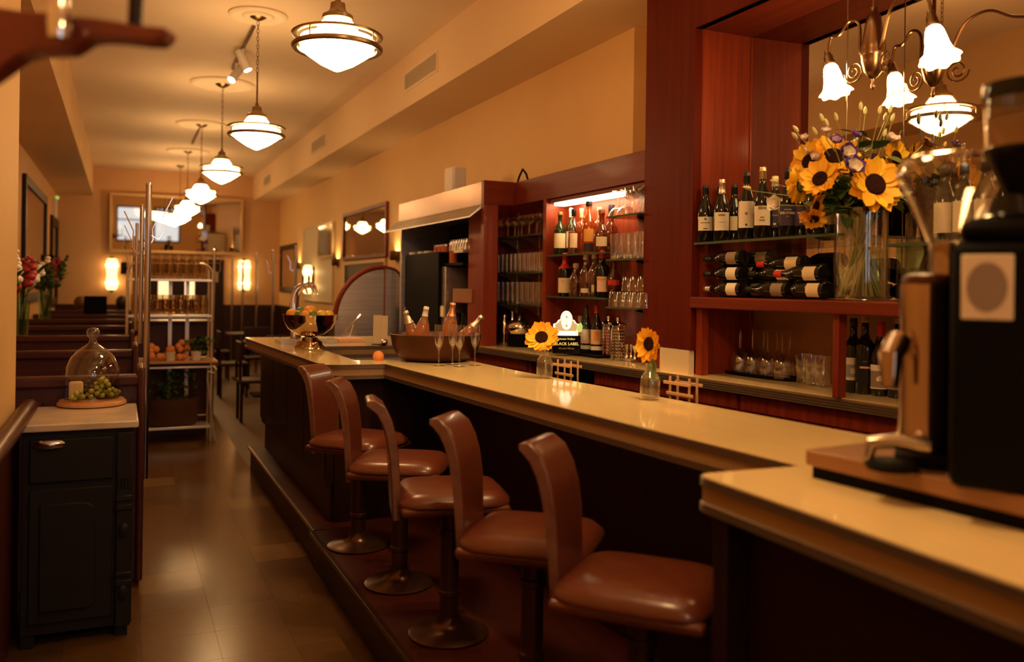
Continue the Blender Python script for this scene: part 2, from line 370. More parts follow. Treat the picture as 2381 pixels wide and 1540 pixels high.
# wainscot seen at far door
# ================================================================== LAMPS
emis('shade_glow', LAMP, PEND_E)
LS = (ZC - EYE) / 2.04
def pendant_proto(label):
    """origin at the ceiling, on the lamp axis"""
    t = thing('pendant_lamp', label, 'pendant lamp', group='schoolhouse pendants in a row down the ceiling')
    L = ZC - (EYE + 1.012 * LS)            # ceiling to the tip of the shade
    k = .229                                # ring radius
    MB().lathe([(0, 0), (.075, 0), (.078, -.012), (.05, -.03), (.02, -.045), (0, -.05)], 20).build('canopy', 'bronze', t)
    zt = -L
    # chain links in the upper half, rod below
    m = MB(); z = -.05; i = 0
    while z > -.40 * L:
        M = T(0, 0, z - .018) @ rotm('Z', (i % 2) * PI / 2) @ rotm('X', PI / 2)
        m.tube([(.009 * math.cos(a * PI / 5), .020 * math.sin(a * PI / 5), 0) for a in range(10)], .003, 5, True, M); z -= .032; i += 1
    m.build('chain', 'bronze', t)['kind'] = 'stuff'
    MB().tube([(0, 0, z), (0, 0, zt + .36)], .007, 8).build('rod', 'bronze', t)
    MB().lathe([(.0, zt + .385), (.012, zt + .385), (.016, zt + .36), (.036, zt + .352), (.040, zt + .32), (.050, zt + .305), (.078, zt + .288), (.080, zt + .268), (.074, zt + .262), (0, zt + .262)], 24).build('cap', 'brass_aged', t)
    MB().lathe([(.070, zt + .275), (.074, zt + .262), (.10, zt + .225), (.118, zt + .19), (.15, zt + .178), (.185, zt + .172), (.188, zt + .155), (.186, zt + .110), (.165, zt + .092), (.09, zt + .04), (.02, zt + .006), (0, zt)], 32).build('shade', 'shade_glow', t)
    for zz, a in ((zt + .185, 'upper_ring'), (zt + .122, 'lower_ring')):
        w_ = .014 if a == 'upper_ring' else .022
        MB().lathe([(k - .028, zz - w_ * .4), (k - .008, zz - w_ * .6), (k, zz - w_ * .3), (k + .002, zz + w_ * .2), (k - .006, zz + w_ * .6), (k - .028, zz + w_ * .4), (k - .028, zz - w_ * .4)], 40).build(a, 'brass_aged', t)
    pm = MB().tube([(k - .01, 0, zt + .118), (k - .01, 0, zt + .19)], .004, 6).mesh('post', 'brass_aged')
    for a in range(4):
        o = bpy.data.objects.new('post', pm); COL.objects.link(o); o.parent = t; o.rotation_euler = (0, 0, .7 + a * PI / 2)
    bk = MB().tube([(.18, 0, zt + .15), (k - .01, 0, zt + .15)], .004, 5).mesh('bracket', 'brass_aged')
    for a in range(4):
        o = bpy.data.objects.new('bracket', bk); COL.objects.link(o); o.parent = t; o.rotation_euler = (0, 0, .7 + a * PI / 2)
    return t
plab = ['first pendant of the row, hanging above the middle bar stools',
        'second pendant of the row, below the larger ornate plaster rosette', 'third pendant of the row, below a plain plaster ring',
        'fourth pendant of the row, beside the short track rail', 'fifth pendant of the row, in front of the far mirror', 'last pendant of the row, hanging close to the far wall mirror']
LX = .925 * LS
LY = [4.08 * LS] + [(6.756 + 2.49 * k) * LS for k in range(4)] + [17.25]
p0 = pendant_proto(plab[0]); p0.location = (LX, LY[0], ZC)
for k in range(1, 6): dup(p0, (LX, LY[k], ZC), label=plab[k])
emis('shade_glow_added', LAMP, 17.0)          # two unseen pendants added to brighten the street end
for dy, lb in ((2.67, 'added unseen pendant hanging over the street end of the bar'), (5.34, 'added unseen pendant hanging close to the street window')):
    q = dup(p0, (LX, LY[0] - dy, ZC), label=lb)
    for c_ in bpy.data.objects:
        if c_.parent == q and c_.name.startswith('shade'):
            c_.data = c_.data.copy(); c_.data.materials[0] = MATS['shade_glow_added']
# plaster rosettes
def rosette(y, R, ornate, label):
    t = thing('ceiling_rosette', label, 'ceiling rosette', (LX, y, ZC), group='plaster rosettes above the pendants')
    MB().lathe([(R, 0), (R, -.012), (R - .02, -.026), (R - .05, -.026), (R - .07, -.014), (R - .12, -.010), (.0, -.010)], 40).build('disc', 'plaster', t)
    if ornate:
        s = MB().sphere((R - .14, 0, -.014), .045, 10, 6, .8, 1.4, .35).mesh('leaf_relief', 'plaster')
        for i in range(12):
            o = bpy.data.objects.new('leaf_relief', s); COL.objects.link(o); o.parent = t; o.rotation_euler = (0, 0, i * PI / 6)
rosette(LY[1], .235, True, 'ornate round plaster rosette with leaf relief above the second pendant')
rosette(LY[2], .34, False, 'plain wide plaster ring around the third pendant canopy')
rosette(LY[3], .34, False, 'plain wide plaster ring around the fourth pendant canopy')
rosette(LY[4], .34, False, 'plain wide plaster ring around the fifth pendant canopy')
# track light
def track(pa, pb, spots, label, power=0):
    a, b = (atz(*pa, ZC - .02), atz(*pb, ZC - .02)) if len(pa) == 2 else (Vector(pa), Vector(pb))
    t = thing('track_light', label, 'track light', (0, 0, 0))
    MB().tube([a, b], .016, 6).build('rail', 'bronze', t)
    for (q, aim) in spots:
        p = a.lerp(b, q)
        MB().tube([p, p + Vector((0, 0, -.10))], .012, 8).build('spot_arm', 'white', t)
        c = p + Vector((0, 0, -.12)); d = Vector(aim).normalized()
        M = T(c) @ d.to_track_quat('Z', 'Y').to_matrix().to_4x4()
        h = MB().lathe([(0, -.10), (.034, -.10), (.038, -.09), (.040, .10), (.036, .10), (.036, .07), (0, .07)], 18, M).build('spot_head', 'white', t)
        MB().lathe([(0, .092), (.034, .092)], 18, M).build('spot_lens', 'spot_glow', h)
        if power:
            ld = bpy.data.lights.new('spot_beam', 'SPOT'); ld.energy = power; ld.color = LAMP; ld.spot_size = math.radians(58); ld.spot_blend = .8; ld.shadow_soft_size = .04
            lo = bpy.data.objects.new('spot_beam', ld); COL.objects.link(lo); lo.parent = h; lo.matrix_local = M @ T(0, 0, .105) @ rotm('X', PI)
emis('spot_glow', (1, .75, .45), 30)
track((590, 62), (541, 160), [(.45, (.35, -.15, -.75)), (.80, (-.35, -.3, -.55))], 'ceiling track with two lit white spotlights beside the second pendant', 60)
track((464, 298), (447, 334), [], 'short bare ceiling track rail beside the fourth pendant')
track((1.9, 1.2, ZC - .02), (1.9, 3.4, ZC - .02), [(.55, (-.05, .35, -1)), (.75, (.0, .35, -1)), (.95, (.0, .45, -1.0))], 'added unseen ceiling track with three spotlights over the street end of the bar', 30)  # out-of-view track, added to brighten the bar
# ------------------------------------------------ far wall sconces
emis('sconce_glow', (1, .62, .22), 6.0)
emis('sconce_dim', (1, .60, .20), 1.3)
def sconce(px, py, label, twin=False):
    p = aty(px, py, YF)
    t = thing('wall_sconce', label, 'wall lamp', (p.x, YF, p.z), group='glowing glass sconces on the far wall')
    H = .30
    MB().box(-.06, .06, -.03, 0, -H, H).build('back_plate', 'bronze', t, .005)
    offs = (-.06, .06) if twin else (0,)
    for ox in offs:
        rr = .06 if twin else .105
        MB().lathe([(0, H), (rr * .7, H), (rr * .95, H * .85), (rr, H * .55), (rr * .82, 0), (rr, -H * .55), (rr * .95, -H * .85), (rr * .7, -H), (0, -H)], 20, T(ox, -.10, 0)).build('glass_shade', 'sconce_dim', t)
        for zz in (.17, -.17):
            MB().sphere((ox, -.10, zz), rr * 1.03, 16, 8, 1, 1, .95).build('bulb', 'sconce_glow', t)
    for q in (1, -1): MB().lathe([(0, q * H), (.05, q * H), (.03, q * (H + .03)), (0, q * (H + .05))], 12, T(0, -.10, 0)).build('finial', 'bronze', t)
sconce(260, 638, 'glowing single-tube sconce on the far wall, booth side of the doorway')
sconce(566, 640, 'glowing twin-tube sconce on the far wall above the coat poles', True)
# ================================================================== BAR
ZB = 1.11
def offset(poly, d):
    n = len(poly); out = []
    A = sum(poly[i][0] * poly[(i + 1) % n][1] - poly[(i + 1) % n][0] * poly[i][1] for i in range(n)); sg = 1 if A > 0 else -1
    for i in range(n):
        p = Vector(poly[i][:2]); a = Vector(poly[i - 1][:2]); b = Vector(poly[(i + 1) % n][:2])
        e1 = (p - a).normalized(); e2 = (b - p).normalized()
        n1 = Vector((e1.y, -e1.x)) * sg; n2 = Vector((e2.y, -e2.x)) * sg
        m = (n1 + n2); q = 1 + n1.dot(n2); m = m / max(q, .25)
        out.append((p.x + m.x * d, p.y + m.y * d))
    return out
def sweep_ring(poly, prof):
    rings = [offset(poly, o) for o, z in prof]; mb = MB(); n = len(poly)
    vs = [(x, y, z) for r, (o, z) in zip(rings, prof) for x, y in r]
    fs = [(k * n + i, k * n + (i + 1) % n, (k + 1) * n + (i + 1) % n, (k + 1) * n + i) for k in range(len(prof) - 1) for i in range(n)]
    return mb.add(vs, fs)
def P2(px, py, z=ZB): p = atz(px, py, z); return (p.x, p.y)
f_far = P2(571, 785); f_c1 = P2(733, 844); f_in = P2(896, 846)
m_end = P2(1862, 1084); n_c = P2(1622, 1103); n_end = P2(2381, 1365)
c1 = (f_c1[0] + .02, f_in[1] + .16)
ndir = (Vector(n_end) - Vector(n_c)).normalized()
near0 = Vector(n_end) + ndir * 1.1
i_near = P2(2030, 1015); i_far = P2(1200, 862)
ncr = [tuple(Vector(n_c) + Vector((math.cos(a), math.sin(a))) * .03 + Vector((.03, -.03))) for a in (PI * 1.02, PI * .75, PI * .52)]
POLY = [f_far, c1, (c1[0] + .03, c1[1] - .10), (c1[0] + .10, f_in[1] + .015), f_in, m_end] + [ncr[2], ncr[1], ncr[0]] + [n_end, tuple(near0), (2.35, near0.y), (i_near[0] + .04, 1.2), i_near, i_far,
        (i_far[0] - .02, f_in[1] + .27), (1.277, f_in[1] + .26), (1.27, 6.25), (2.25, 6.25), (2.25, f_far[1])]
bt = thing('bar_worktop', 'long cream laminate bar top with ribbed metal edging, stepping in and out', 'bar top', (0, 0, 0))
MB().prism(POLY, ZB - .085, ZB - .002).build('edge_board', 'laminate_edge', bt)
MB().prism(offset(POLY, .002), ZB - .003, ZB).build('laminate_sheet', 'laminate', bt)
def ribs(z0, z1, n):
    pr = [(-.002, z0)]; h = (z1 - z0) / n
    for i in range(n): a = z0 + i * h; pr += [(.002, a + h * .08), (.006, a + h * .25), (.006, a + h * .75), (.002, a + h * .92)]
    return pr + [(-.002, z1)]
sweep_ring(POLY, ribs(ZB - .026, ZB - .0005, 3)).build('upper_edge_band', 'trim_metal', bt)
sweep_ring(POLY, ribs(ZB - .087, ZB - .062, 3)).build('lower_edge_band', 'trim_metal', bt)
# bar base
bb = thing('bar_counter', 'dark panelled bar counter with knee recess and raised red foot platform', 'bar counter', (0, 0, 0))
ST = .2; SZ = .205
fx_ = 1.07
far_y = f_far[1] - .08
MB().box(fx_ + .03, 2.2, f_in[1] + .10, far_y - .03, ST + .006, .42).build('far_plinth', 'dark_wood_y', bb, .004)
MB().box(fx_ + .005, 1.262, f_in[1] + .085, far_y, .42, ZB - .089).build('far_body', 'dark_wood_z', bb)
MB().box(1.262, 2.2, 6.26, far_y, .42, ZB - .089).build('far_body', 'dark_wood_z', bb)
MB().box(1.262, 1.95, f_in[1] + .085, f_in[1] + .255, .42, ZB - .089).build('far_body', 'dark_wood_z', bb)
pw = (far_y - f_in[1] - .085) / 4
pm = MB().box(-.012, .005, .01, pw - .01, .46, ZB - .12).mesh('panel', 'dark_wood_z', False)
for i in range(4):
    o = bpy.data.objects.new('panel', pm); COL.objects.link(o); o.parent = bb; o.location = (fx_ + .005, f_in[1] + .085 + i * pw, 0)
MB().box(fx_ + .05, 1.62, f_in[1] + .073, f_in[1] + .084, ST + .006, ZB - .089).build('end_panel', 'dark_wood_z', bb)
md = Vector(m_end) - Vector(f_in); mn = Vector((md.y, -md.x)).normalized() * -1
a_ = Vector(f_in) + mn * .30; b_ = Vector(m_end) + mn * .26
if a_.x < f_in[0]: a_ = Vector(f_in) - mn * .30; b_ = Vector(m_end) - mn * .26
MB().prism([tuple(a_), tuple(b_), (2.13, b_.y), (1.95, a_.y + .1)], ST + .004, ZB - .089).build('middle_body', 'dark_wood_z', bb)
nb = [(n_c[0] + .09, n_c[1] - .05), (near0.x + .09, near0.y), (2.3, near0.y), (2.2, n_c[1] - .05)]
MB().prism(nb, 0, ZB - .089).build('near_body', 'dark_wood_z', bb)
MB().box(n_c[0] + .02, n_c[0] + .09, n_c[1] - .085, n_c[1] - .035, 0, ZB - .089).build('corner_post', 'dark_wood_z', bb, .006)
# raised step with nosing
st = bb
sy1 = 7.40; sj = 4.76
MB().prism([(1.0, sj), (1.0, sy1), (2.2, sy1), (2.2, sj)], 0, ST - .001).build('platform_riser', 'dark_wood_y', st)
MB().prism([(.985, n_c[1] - .03), (.985, sj), (2.1, sj), (2.1, n_c[1] - .03)], 0, ST - .004).build('platform_riser', 'dark_wood_y', st)
MB().box(.99, 2.2, sj, sy1 + .01, ST - .001, ST + .004).build('platform_tread', 'step_wood', st, .002)
MB().box(.975, 2.1, n_c[1] - .03, sj - .003, ST - .004, ST + .001).build('platform_tread', 'step_wood', st, .002)
mat('nosing_metal', (.42, .30, .22), .3, metal=.9)
MB().box(.978, .996, sj, sy1 + .01, ST - .014, ST + .007).build('platform_nosing', 'nosing_metal', st, .003)
MB().box(.960, .985, n_c[1] - .03, sj - .003, ST - .018, ST + .003).build('platform_nosing', 'stool_pole', st, .003)
# ------------------------------------------------------------------ stools
def make_stool(label):
    """origin on the platform below the pole; faces +X, backrest on -X"""
    t = thing('bar_stool', label, 'bar stool', group='leather bar stools bolted along the bar')
    h = .60
    MB().lathe([(0, 0), (.155, 0), (.158, .008), (.14, .018), (.075, .028), (.05, .05), (.045, .075), (0, .075)], 28).build('base_flange', 'stool_pole', t)
    MB().lathe([(0, .05), (.037, .05), (.037, .15), (.043, .155), (.043, .17), (.037, .175), (.037, .385), (.044, .39), (.044, .41), (.037, .415), (.037, h - .10), (0, h - .10)], 22).build('pole', 'stool_pole', t)
    MB().lathe([(0, h - .115), (.075, h - .115), (.09, h - .09), (0, h - .09)], 20).build('swivel_plate', 'bronze', t)
    MB().box(-.205, .205, -.19, .19, h - .095, h - .062).build('seat_board', 'leather', t, .012)
    # padded cushion: grid with domed top and rounded front
    mb = MB(); n = 14; vs = []; fs = []
    for lay in range(2):
        for i in range(n + 1):
            for j in range(n + 1):
                u = i / n * 2 - 1; v = j / n * 2 - 1
                # rounded square
                k = (abs(u) ** 5 + abs(v) ** 5) ** .2; mx = max(abs(u), abs(v)); sc = (mx / k) if k > 0 else 1
                x = u * sc * .215; y = v * sc * .20
                e = 1 - max(abs(u), abs(v)) ** 6
                z = (h - .048 + .034 * (e ** .5) + .006 * (1 - u * u) * (1 - v * v)) if lay else (h - .062)
                vs.append((x, y, z))
    N = (n + 1) ** 2
    for i in range(n):
        for j in range(n):
            a = i * (n + 1) + j; fs.append((N + a, N + a + n + 1, N + a + n + 2, N + a + 1)); fs.append((a, a + 1, a + n + 2, a + n + 1))
    for i in range(n):
        for (p, q) in ((i, i + 1), (n * (n + 1) + i, n * (n + 1) + i + 1), (i * (n + 1), (i + 1) * (n + 1)), (i * (n + 1) + n, (i + 1) * (n + 1) + n)):
            fs.append((p, q, N + q, N + p))
    mb.add(vs, fs).build('seat_cushion', 'leather', t, ang=60)
    # backrest: S-shaped board, rolled top towards the aisle
    path = [(-.215, h - .125), (-.218, h - .06), (-.222, h + .03), (-.228, h + .115), (-.240, h + .19), (-.256, h + .245), (-.280, h + .288), (-.310, h + .312), (-.332, h + .314)]
    wid = [.098, .100, .104, .107, .108, .106, .102, .096, .090]; th = [.030, .032, .034, .036, .038, .040, .042, .040, .022]
    def backmesh(y0f, y1f, grow):
        vs = []; fs = []; n = len(path)
        for i, (x, z) in enumerate(path):
            a = Vector(path[max(0, i - 1)]); b = Vector(path[min(n - 1, i + 1)]); tt = (b - a).normalized(); nn = Vector((tt.y, -tt.x))
            for s, yy in ((1, y0f * wid[i]), (1, y1f * wid[i]), (-1, y1f * wid[i]), (-1, y0f * wid[i])):
                q = Vector((x, z)) + nn * s * (th[i] / 2 + grow); vs.append((q.x, yy, q.y))
        for i in range(n - 1):
            for k in range(4): fs.append((i * 4 + k, i * 4 + (k + 1) % 4, i * 4 + 4 + (k + 1) % 4, i * 4 + 4 + k))
        fs.append((0, 1, 2, 3)); fs.append(tuple(4 * (n - 1) + k for k in (3, 2, 1, 0)))
        return MB().add(vs, fs)
    b = backmesh(-1, 1, 0).build('backrest', 'leather', t, .012, ang=60, segs=3)
    for s in (-1, 1):
        backmesh(s * .985, s * 1.03, -.003).build('side_edging', 'leather_worn', b, .003, ang=60)
    return t
sp = [atz(832, 1270, ST), atz(928, 1358, ST), atz(1043, 1474, ST)]
sl = ['brown leather bar stool furthest along, by the bar return corner',
      'bar stool next to the one by the bar return corner, backrest edge worn pale',
      'middle bar stool of the five, brown leather seat and rolled backrest top',
      'bar stool second from the projecting street end of the bar',
      'bar stool tucked beside the projecting street end of the bar']
sp += [Vector((1.235, 2.52, ST)), Vector((1.305, 1.985, ST))]
for q in sp: q.z = ST + .0055 if q.y > sj else ST + .0015
srot = [-.85, -.50, -.22, -.72, -.84]
s0 = make_stool(sl[0]); s0.location = sp[0]; s0.rotation_euler = (0, 0, srot[0])
for k in range(1, 5): dup(s0, sp[k], srot[k], sl[k])
# ================================================================== BACK BAR
ZK = 1.12; KX = .957
XF = 2.68; YC = 3.655; YCL = 4.105; XM = 3.07; ZA = 2.91
k_pts = [P2(1116, 805, ZK), P2(1481, 859, ZK), P2(1580, 873, ZK), P2(2094, 945, ZK)]
k0 = Vector(k_pts[0]); k1 = Vector(k_pts[3]); kd = (k1 - k0).normalized()
kfar = k0 - kd * 1.12; knear = k1 + kd * 1.6
KP = [tuple(kfar), tuple(k0), tuple(k1), tuple(knear), (XM + .05, knear.y), (XM + .05, YC + .01), (2.86, YC + .01), (2.86, kfar.y)]
bc = thing('back_counter', 'long cream laminate back counter with ribbed metal edge behind the bar', 'counter')
MB().prism(KP, ZK - .05, ZK - .002).build('edge_board', 'laminate_edge', bc)
MB().prism(offset(KP, .002), ZK - .003, ZK).build('laminate_sheet', 'laminate', bc)
sweep_ring(KP, ribs(ZK - .052, ZK - .008, 4)).build('edge_band', 'trim_metal', bc)
# base cabinets below the counter, each a thing
def along(s, d=0): p = k0 + kd * s; nrm = Vector((-kd.y, kd.x)); nrm = nrm if nrm.x > 0 else -nrm; return p + nrm * d
ang = math.atan2(kd.y, kd.x)
cabs = [(-1.1, -.2, 'panel'), (-.2, .62, 'panel'), (.62, 1.42, 'open'), (1.42, 2.6, 'panel'), (2.6, 3.7, 'panel'), (3.7, 4.9, 'panel')]
clab = ['red-brown cabinet below the counter at the kitchen end', 'red-brown panelled cabinet below the counter, under the highball shelves', 'open dark cabinet bay below the counter, behind the first sunflower vase',
        'red-brown panelled cabinet below the counter, behind the second sunflower vase', 'red-brown drawer cabinet with a dark knob under the upturned wine glasses', 'red-brown cabinet below the counter under the four wine bottles']
for (a, b, kind), lb in zip(cabs, clab):
    p = along(a, .05); t = thing('counter_cabinet', lb, 'cabinet', (p.x, p.y, 0), ang)
    L = b - a; s = -1 if True else 1
    # local x runs along the counter towards the street, local -y ... depth to the wall
    nrm = Vector((-kd.y, kd.x)); sgn = 1 if nrm.x > 0 else -1
    D = .42 * sgn
    def bx(x0, x1, y0, y1, z0, z1): return MB().box(x0, x1, min(y0 * sgn, y1 * sgn), max(y0 * sgn, y1 * sgn), z0, z1)
    if kind == 'panel':
        bx(0.004, L - .004, .0, .30, .08, ZK - .056).build('body', 'mahogany_z', t)
        n = max(2, round(L / .45)); w_ = L / n
        for i in range(n):
            d = bx(i * w_ + .012, (i + 1) * w_ - .012, -.018, .0, .12, ZK - .14).build('door', 'mahogany_z', t, .004)
            MB().sphere((i * w_ + .05, -.03 * sgn, .62), .016, 12, 8).build('knob', 'bronze', d)
        bx(.012, L - .012, -.012, .0, ZK - .13, ZK - .056).build('top_rail', 'mahogany_z', t)
    else:
        for (x0, x1) in ((.004, .03), (L - .03, L - .004)): bx(x0, x1, 0, .30, .08, ZK - .056).build('side_panel', 'mahogany_z', t)
        bx(.03, L - .03, .27, .29, .08, ZK - .056).build('back_panel', 'black_matte', t)
        bx(.03, L - .03, .02, .27, .55, .57).build('shelf', 'black_matte', t)
    bx(.004, L - .004, .04, .28, 0, .08).build('plinth', 'black_matte', t)
# ------------------------------------------------------------------ wine alcove frame (column, header, reveal, ledge, mirror)
al = thing('alcove_surround', 'tall mahogany veneered column and header framing the mirrored wine alcove', 'woodwork')
YR = .6                                            # street end of the alcove
zbot = atx(1605, 815, XF).z
MB().box(XF, XF + .05, YC, YCL, zbot, ZC - .02).build('column_face', 'mahogany_diag', al)
MB().box(XF, XF + .05, YR, YC, ZA, ZC - .02).build('header_face', 'mahogany_diag', al)
xg = aty(1745, 300, YC).x
MB().box(XF + .05, XM + .02, YC, YC + .03, ZK, ZA).build('reveal_panel', 'mahogany_z', al)
MB().box(XM - .030, XM - .013, YC - .008, YC, 1.524, ZA - .004).build('reveal_bead', 'mahogany_z', al, .003)
MB().box(XF + .01, XM + .02, YR, YC, ZA, ZA + .03).build('soffit_panel', 'mahogany_y', al)
MB().box(XF + .052, XM, YC + .03, YCL - .002, ZK, ZA).build('column_core', 'mahogany_z', al)
MS = math.sin(math.radians(2.4))
lg = MB().prism([(XF - .012, YR), (XM - .03 - MS * (YC - YR), YR), (XM - .03, YC - .002), (XF - .012, YC - .002)], 1.466, 1.523).build('ledge', 'mahogany_y', al, .006)
MB().box(XF + .02, XF + .065, atx(1943, 800, XF + .02).y - .016, atx(1943, 800, XF + .02).y + .016, ZK, 1.466).build('ledge_post', 'mahogany_z', al, .002)
MB().box(XF + .03, XF + .075, YC - .05, YC - .002, ZK, 1.466).build('ledge_post', 'mahogany_z', al, .002)
mat('warm_board', (.30, .13, .05), .35)
MB().box(XM + .015, XM + .035, YR, YC - .001, ZK + .001, 1.465).build('back_board', 'warm_board', al)
mg = MB().box(-.008, 0, YR - YC + .02, -.004, 1.523, ZA - .002).build('alcove_mirror', 'mirror', None, loc=(XM - .012, YC, 0))
tag(mg, 'large frameless mirror covering the back of the wine alcove', 'mirror'); mg.rotation_euler = (0, 0, math.radians(-2.4))
box('splash_block', (XF - .005, XF + .03, YC + .01, aty(1530, 850, YC).y + .27, ZK, zbot - .002), 'cream')
tag(bpy.data.objects['splash_block'], 'plain cream upstand block under the mahogany column', 'splashback')
rod = MB(); pr = atx(1970, 150, XF + .17); rod.tube([(pr.x, pr.y, ZA), (pr.x, pr.y, 1.524)], .0026, 8)
tag(rod.build('hanging_rod', 'chrome_dull'), 'thin metal rod from alcove ceiling down to the ledge behind the bouquet', 'rod')
# ------------------------------------------------------------------ back-bar shelf unit left of the column
XB = 2.87; ZT = 2.344; ZU = 2.172; Y1 = 5.88; Y2 = 8.03; XH = 2.44; ZE = ZK
un = thing('backbar_unit', 'mahogany back-bar shelving with deep cornice between column and kitchen hood', 'shelving')
MB().box(XF, XF + .03, YCL, Y1, ZU, ZT).build('cornice', 'mahogany_y', un, .002)
MB().box(XF + .03, XB + .08, YCL, Y1, ZT - .03, ZT - .005).build('cornice_top', 'mahogany_y', un)
YN = 6.38
MB().box(XB, XB + .03, YCL, YN + .03, ZE, ZT - .03).build('back_panel', 'mahogany_z', un)
ydiv = atx(1268, 650, XF).y; ydiv2 = ydiv + .045
MB().box(XF, XB, ydiv, ydiv2, ZE, ZU).build('divider_panel', 'mahogany_z', un)
MB().box(XH, XH + .115, Y1, Y1 + .05, ZE, ZU + .01).build('end_panel', 'mahogany_z', un, .003)
MB().box(XH + .10, XB, YN, YN + .03, ZE, ZT - .03).build('side_panel', 'mahogany_z', un)
MB().box(XH + .09, XH + .11, Y1 + .05, YN + .03, ZE, ZT - .03).build('side_panel', 'mahogany_z', un)
MB().box(XH + .115, XF, Y1 + .002, YN, ZT - .03, ZT - .006).build('cornice_top', 'mahogany_y', un)
MB().box(XH - .005, XF, Y1 - .004, Y1 + .05, ZU - .004, ZT + .004).build('cornice_return', 'mahogany_x', un, .003)
MB().box(XF + .02, XB, YCL, ydiv, ZU - .03, ZU).build('light_box', 'mahogany_y', un)
emis('strip_glow', (1, .76, .40), 10)
ls = MB().box(XF + .035, XF + .115, atx(1440, 440, XF + .07).y, atx(1300, 462, XF + .07).y, ZU - .048, ZU - .030).build('strip_light', 'strip_glow')
tag(ls, 'bright strip light under the back-bar cornice above the whisky bottles', 'strip light')
# ------------------------------------------------------------------ kitchen hood and equipment left of the unit
hd = thing('kitchen_hood', 'brushed copper coloured kitchen hood box with sloping steel lip', 'hood')
mat('hood_copper', (.17, .07, .028), .27, metal=.75, c2=(.27, .13, .06), nscale=(2, 3, 2))
MB().box(XH, XH + .02, Y1 + .002, Y2, ZU + .0, ZT).build('front_panel', 'hood_copper', hd, .002)
MB().box(XH + .02, XW - .02, YN + .035, Y2, ZT - .03, ZT - .004).build('top_panel', 'hood_copper', hd)
MB().prism([(XH, ZU), (XH - .10, ZU - .09), (XH - .10, ZU - .10), (XH + .02, ZU - .01)], Y1 + .04, Y2 + .10, M=Matrix(((1, 0, 0, 0), (0, 0, 1, 0), (0, 1, 0, 0), (0, 0, 0, 1)))).build('sloping_lip', 'steel', hd)
MB().box(XH + .02, XW - .02, Y2 - .03, Y2, 1.35, ZT - .03).build('far_side', 'steel', hd)
MB().box(XW - .05, XW - .02, YN + .04, Y2 - .03, ZE, ZT - .03).build('back_panel', 'black', hd)
MB().box(XH + .04, XW - .06, YN + .04, Y2 - .05, ZU - .02, ZU - .01).build('underside', 'steel', hd)
# ================================================================== GLASSWARE AND BOTTLES
GP = {  # profiles (r, z) of thin-walled glassware, foot at z = 0
 'coupe': [(0, .002), (.030, .002), (.032, .004), (.008, .008), (.004, .015), (.004, .075), (.010, .082), (.030, .092), (.046, .112), (.050, .130), (.0485, .130), (.044, .113), (.028, .095), (0, .086)],
 'highball': [(0, .001), (.028, .001), (.030, .004), (.031, .145), (.0295, .145), (.0285, .012), (0, .010)],
 'tall': [(0, .001), (.026, .001), (.028, .005), (.030, .05), (.034, .165), (.0325, .165), (.0275, .02), (0, .018)],
 'tumbler': [(0, .001), (.030, .001), (.033, .005), (.040, .092), (.0385, .092), (.031, .014), (0, .012)],
 'wine': [(0, .001), (.035, .001), (.036, .003), (.008, .008), (.004, .016), (.004, .095), (.010, .103), (.030, .118), (.042, .145), (.043, .165), (.036, .215), (.0348, .215), (.0415, .165), (.040, .145), (.028, .121), (0, .106)],
 'flute': [(0, .001), (.033, .001), (.034, .003), (.008, .007), (.004, .014), (.004, .085), (.010, .097), (.022, .120), (.027, .155), (.025, .225), (.0238, .225), (.0257, .155), (.0208, .122), (0, .100)],
}
GM = {k: MB().lathe(v, 18).mesh(k + '_glass', 'glass', ang=60) for k, v in GP.items()}
GH = {k: max(z for r, z in v) for k, v in GP.items()}
GN = {'coupe': 'coupe_glass', 'highball': 'highball_glass', 'tall': 'tall_glass', 'tumbler': 'tumbler', 'wine': 'wine_glass', 'flute': 'champagne_flute'}
def glass(kind, p, label, group, flip=False, sc=1.):
    o = bpy.data.objects.new(GN[kind], GM[kind]); COL.objects.link(o)
    o.location = (p[0], p[1], p[2] + (GH[kind] * sc if flip else 0)); o.rotation_euler = (PI if flip else 0, 0, random.random() * 6); o.scale = (sc,) * 3
    return tag(o, label, 'glass', group)
def shelf_glass(name, x0, x1, y0, y1, z, label, cat='shelf'):
    o = MB().box(x0, x1, y0, y1, z - .010, z).build(name, 'glass_shelf'); return tag(o, label, cat)
mat('glass_shelf', (.06, .09, .06), .08, spec=.6)
BP = {  # bottle outlines scaled to unit height and unit radius
 'bordeaux': [(0, .01), (.9, 0), (1, .02), (1, .60), (.93, .65), (.55, .71), (.38, .76), (.36, .93), (.40, .935), (.40, .955), (.36, .96), (.36, .998), (0, 1)],
 'burgundy': [(0, .01), (.9, 0), (1, .02), (1, .46), (.95, .53), (.75, .63), (.50, .73), (.38, .80), (.34, .93), (.38, .935), (.38, .955), (.34, .96), (.34, .998), (0, 1)],
 'champagne': [(0, .01), (.9, 0), (1, .02), (1, .45), (.94, .54), (.72, .66), (.45, .78), (.34, .86), (.33, .92), (.40, .93), (.40, .96), (.36, .965), (.36, .998), (0, 1)],
 'whisky': [(0, .01), (.92, 0), (1, .02), (1, .58), (.92, .64), (.60, .70), (.38, .74), (.35, .90), (.40, .905), (.40, .998), (0, 1)],
 'round': [(0, .01), (.6, 0), (.82, .05), (1, .22), (1, .36), (.80, .52), (.42, .62), (.32, .68), (.30, .86), (.36, .87), (.36, .998), (0, 1)],
 'flask': [(0, .01), (.9, 0), (1, .03), (1, .45), (.90, .58), (.60, .70), (.34, .76), (.32, .86), (.42, .865), (.42, .998), (0, 1)],
}
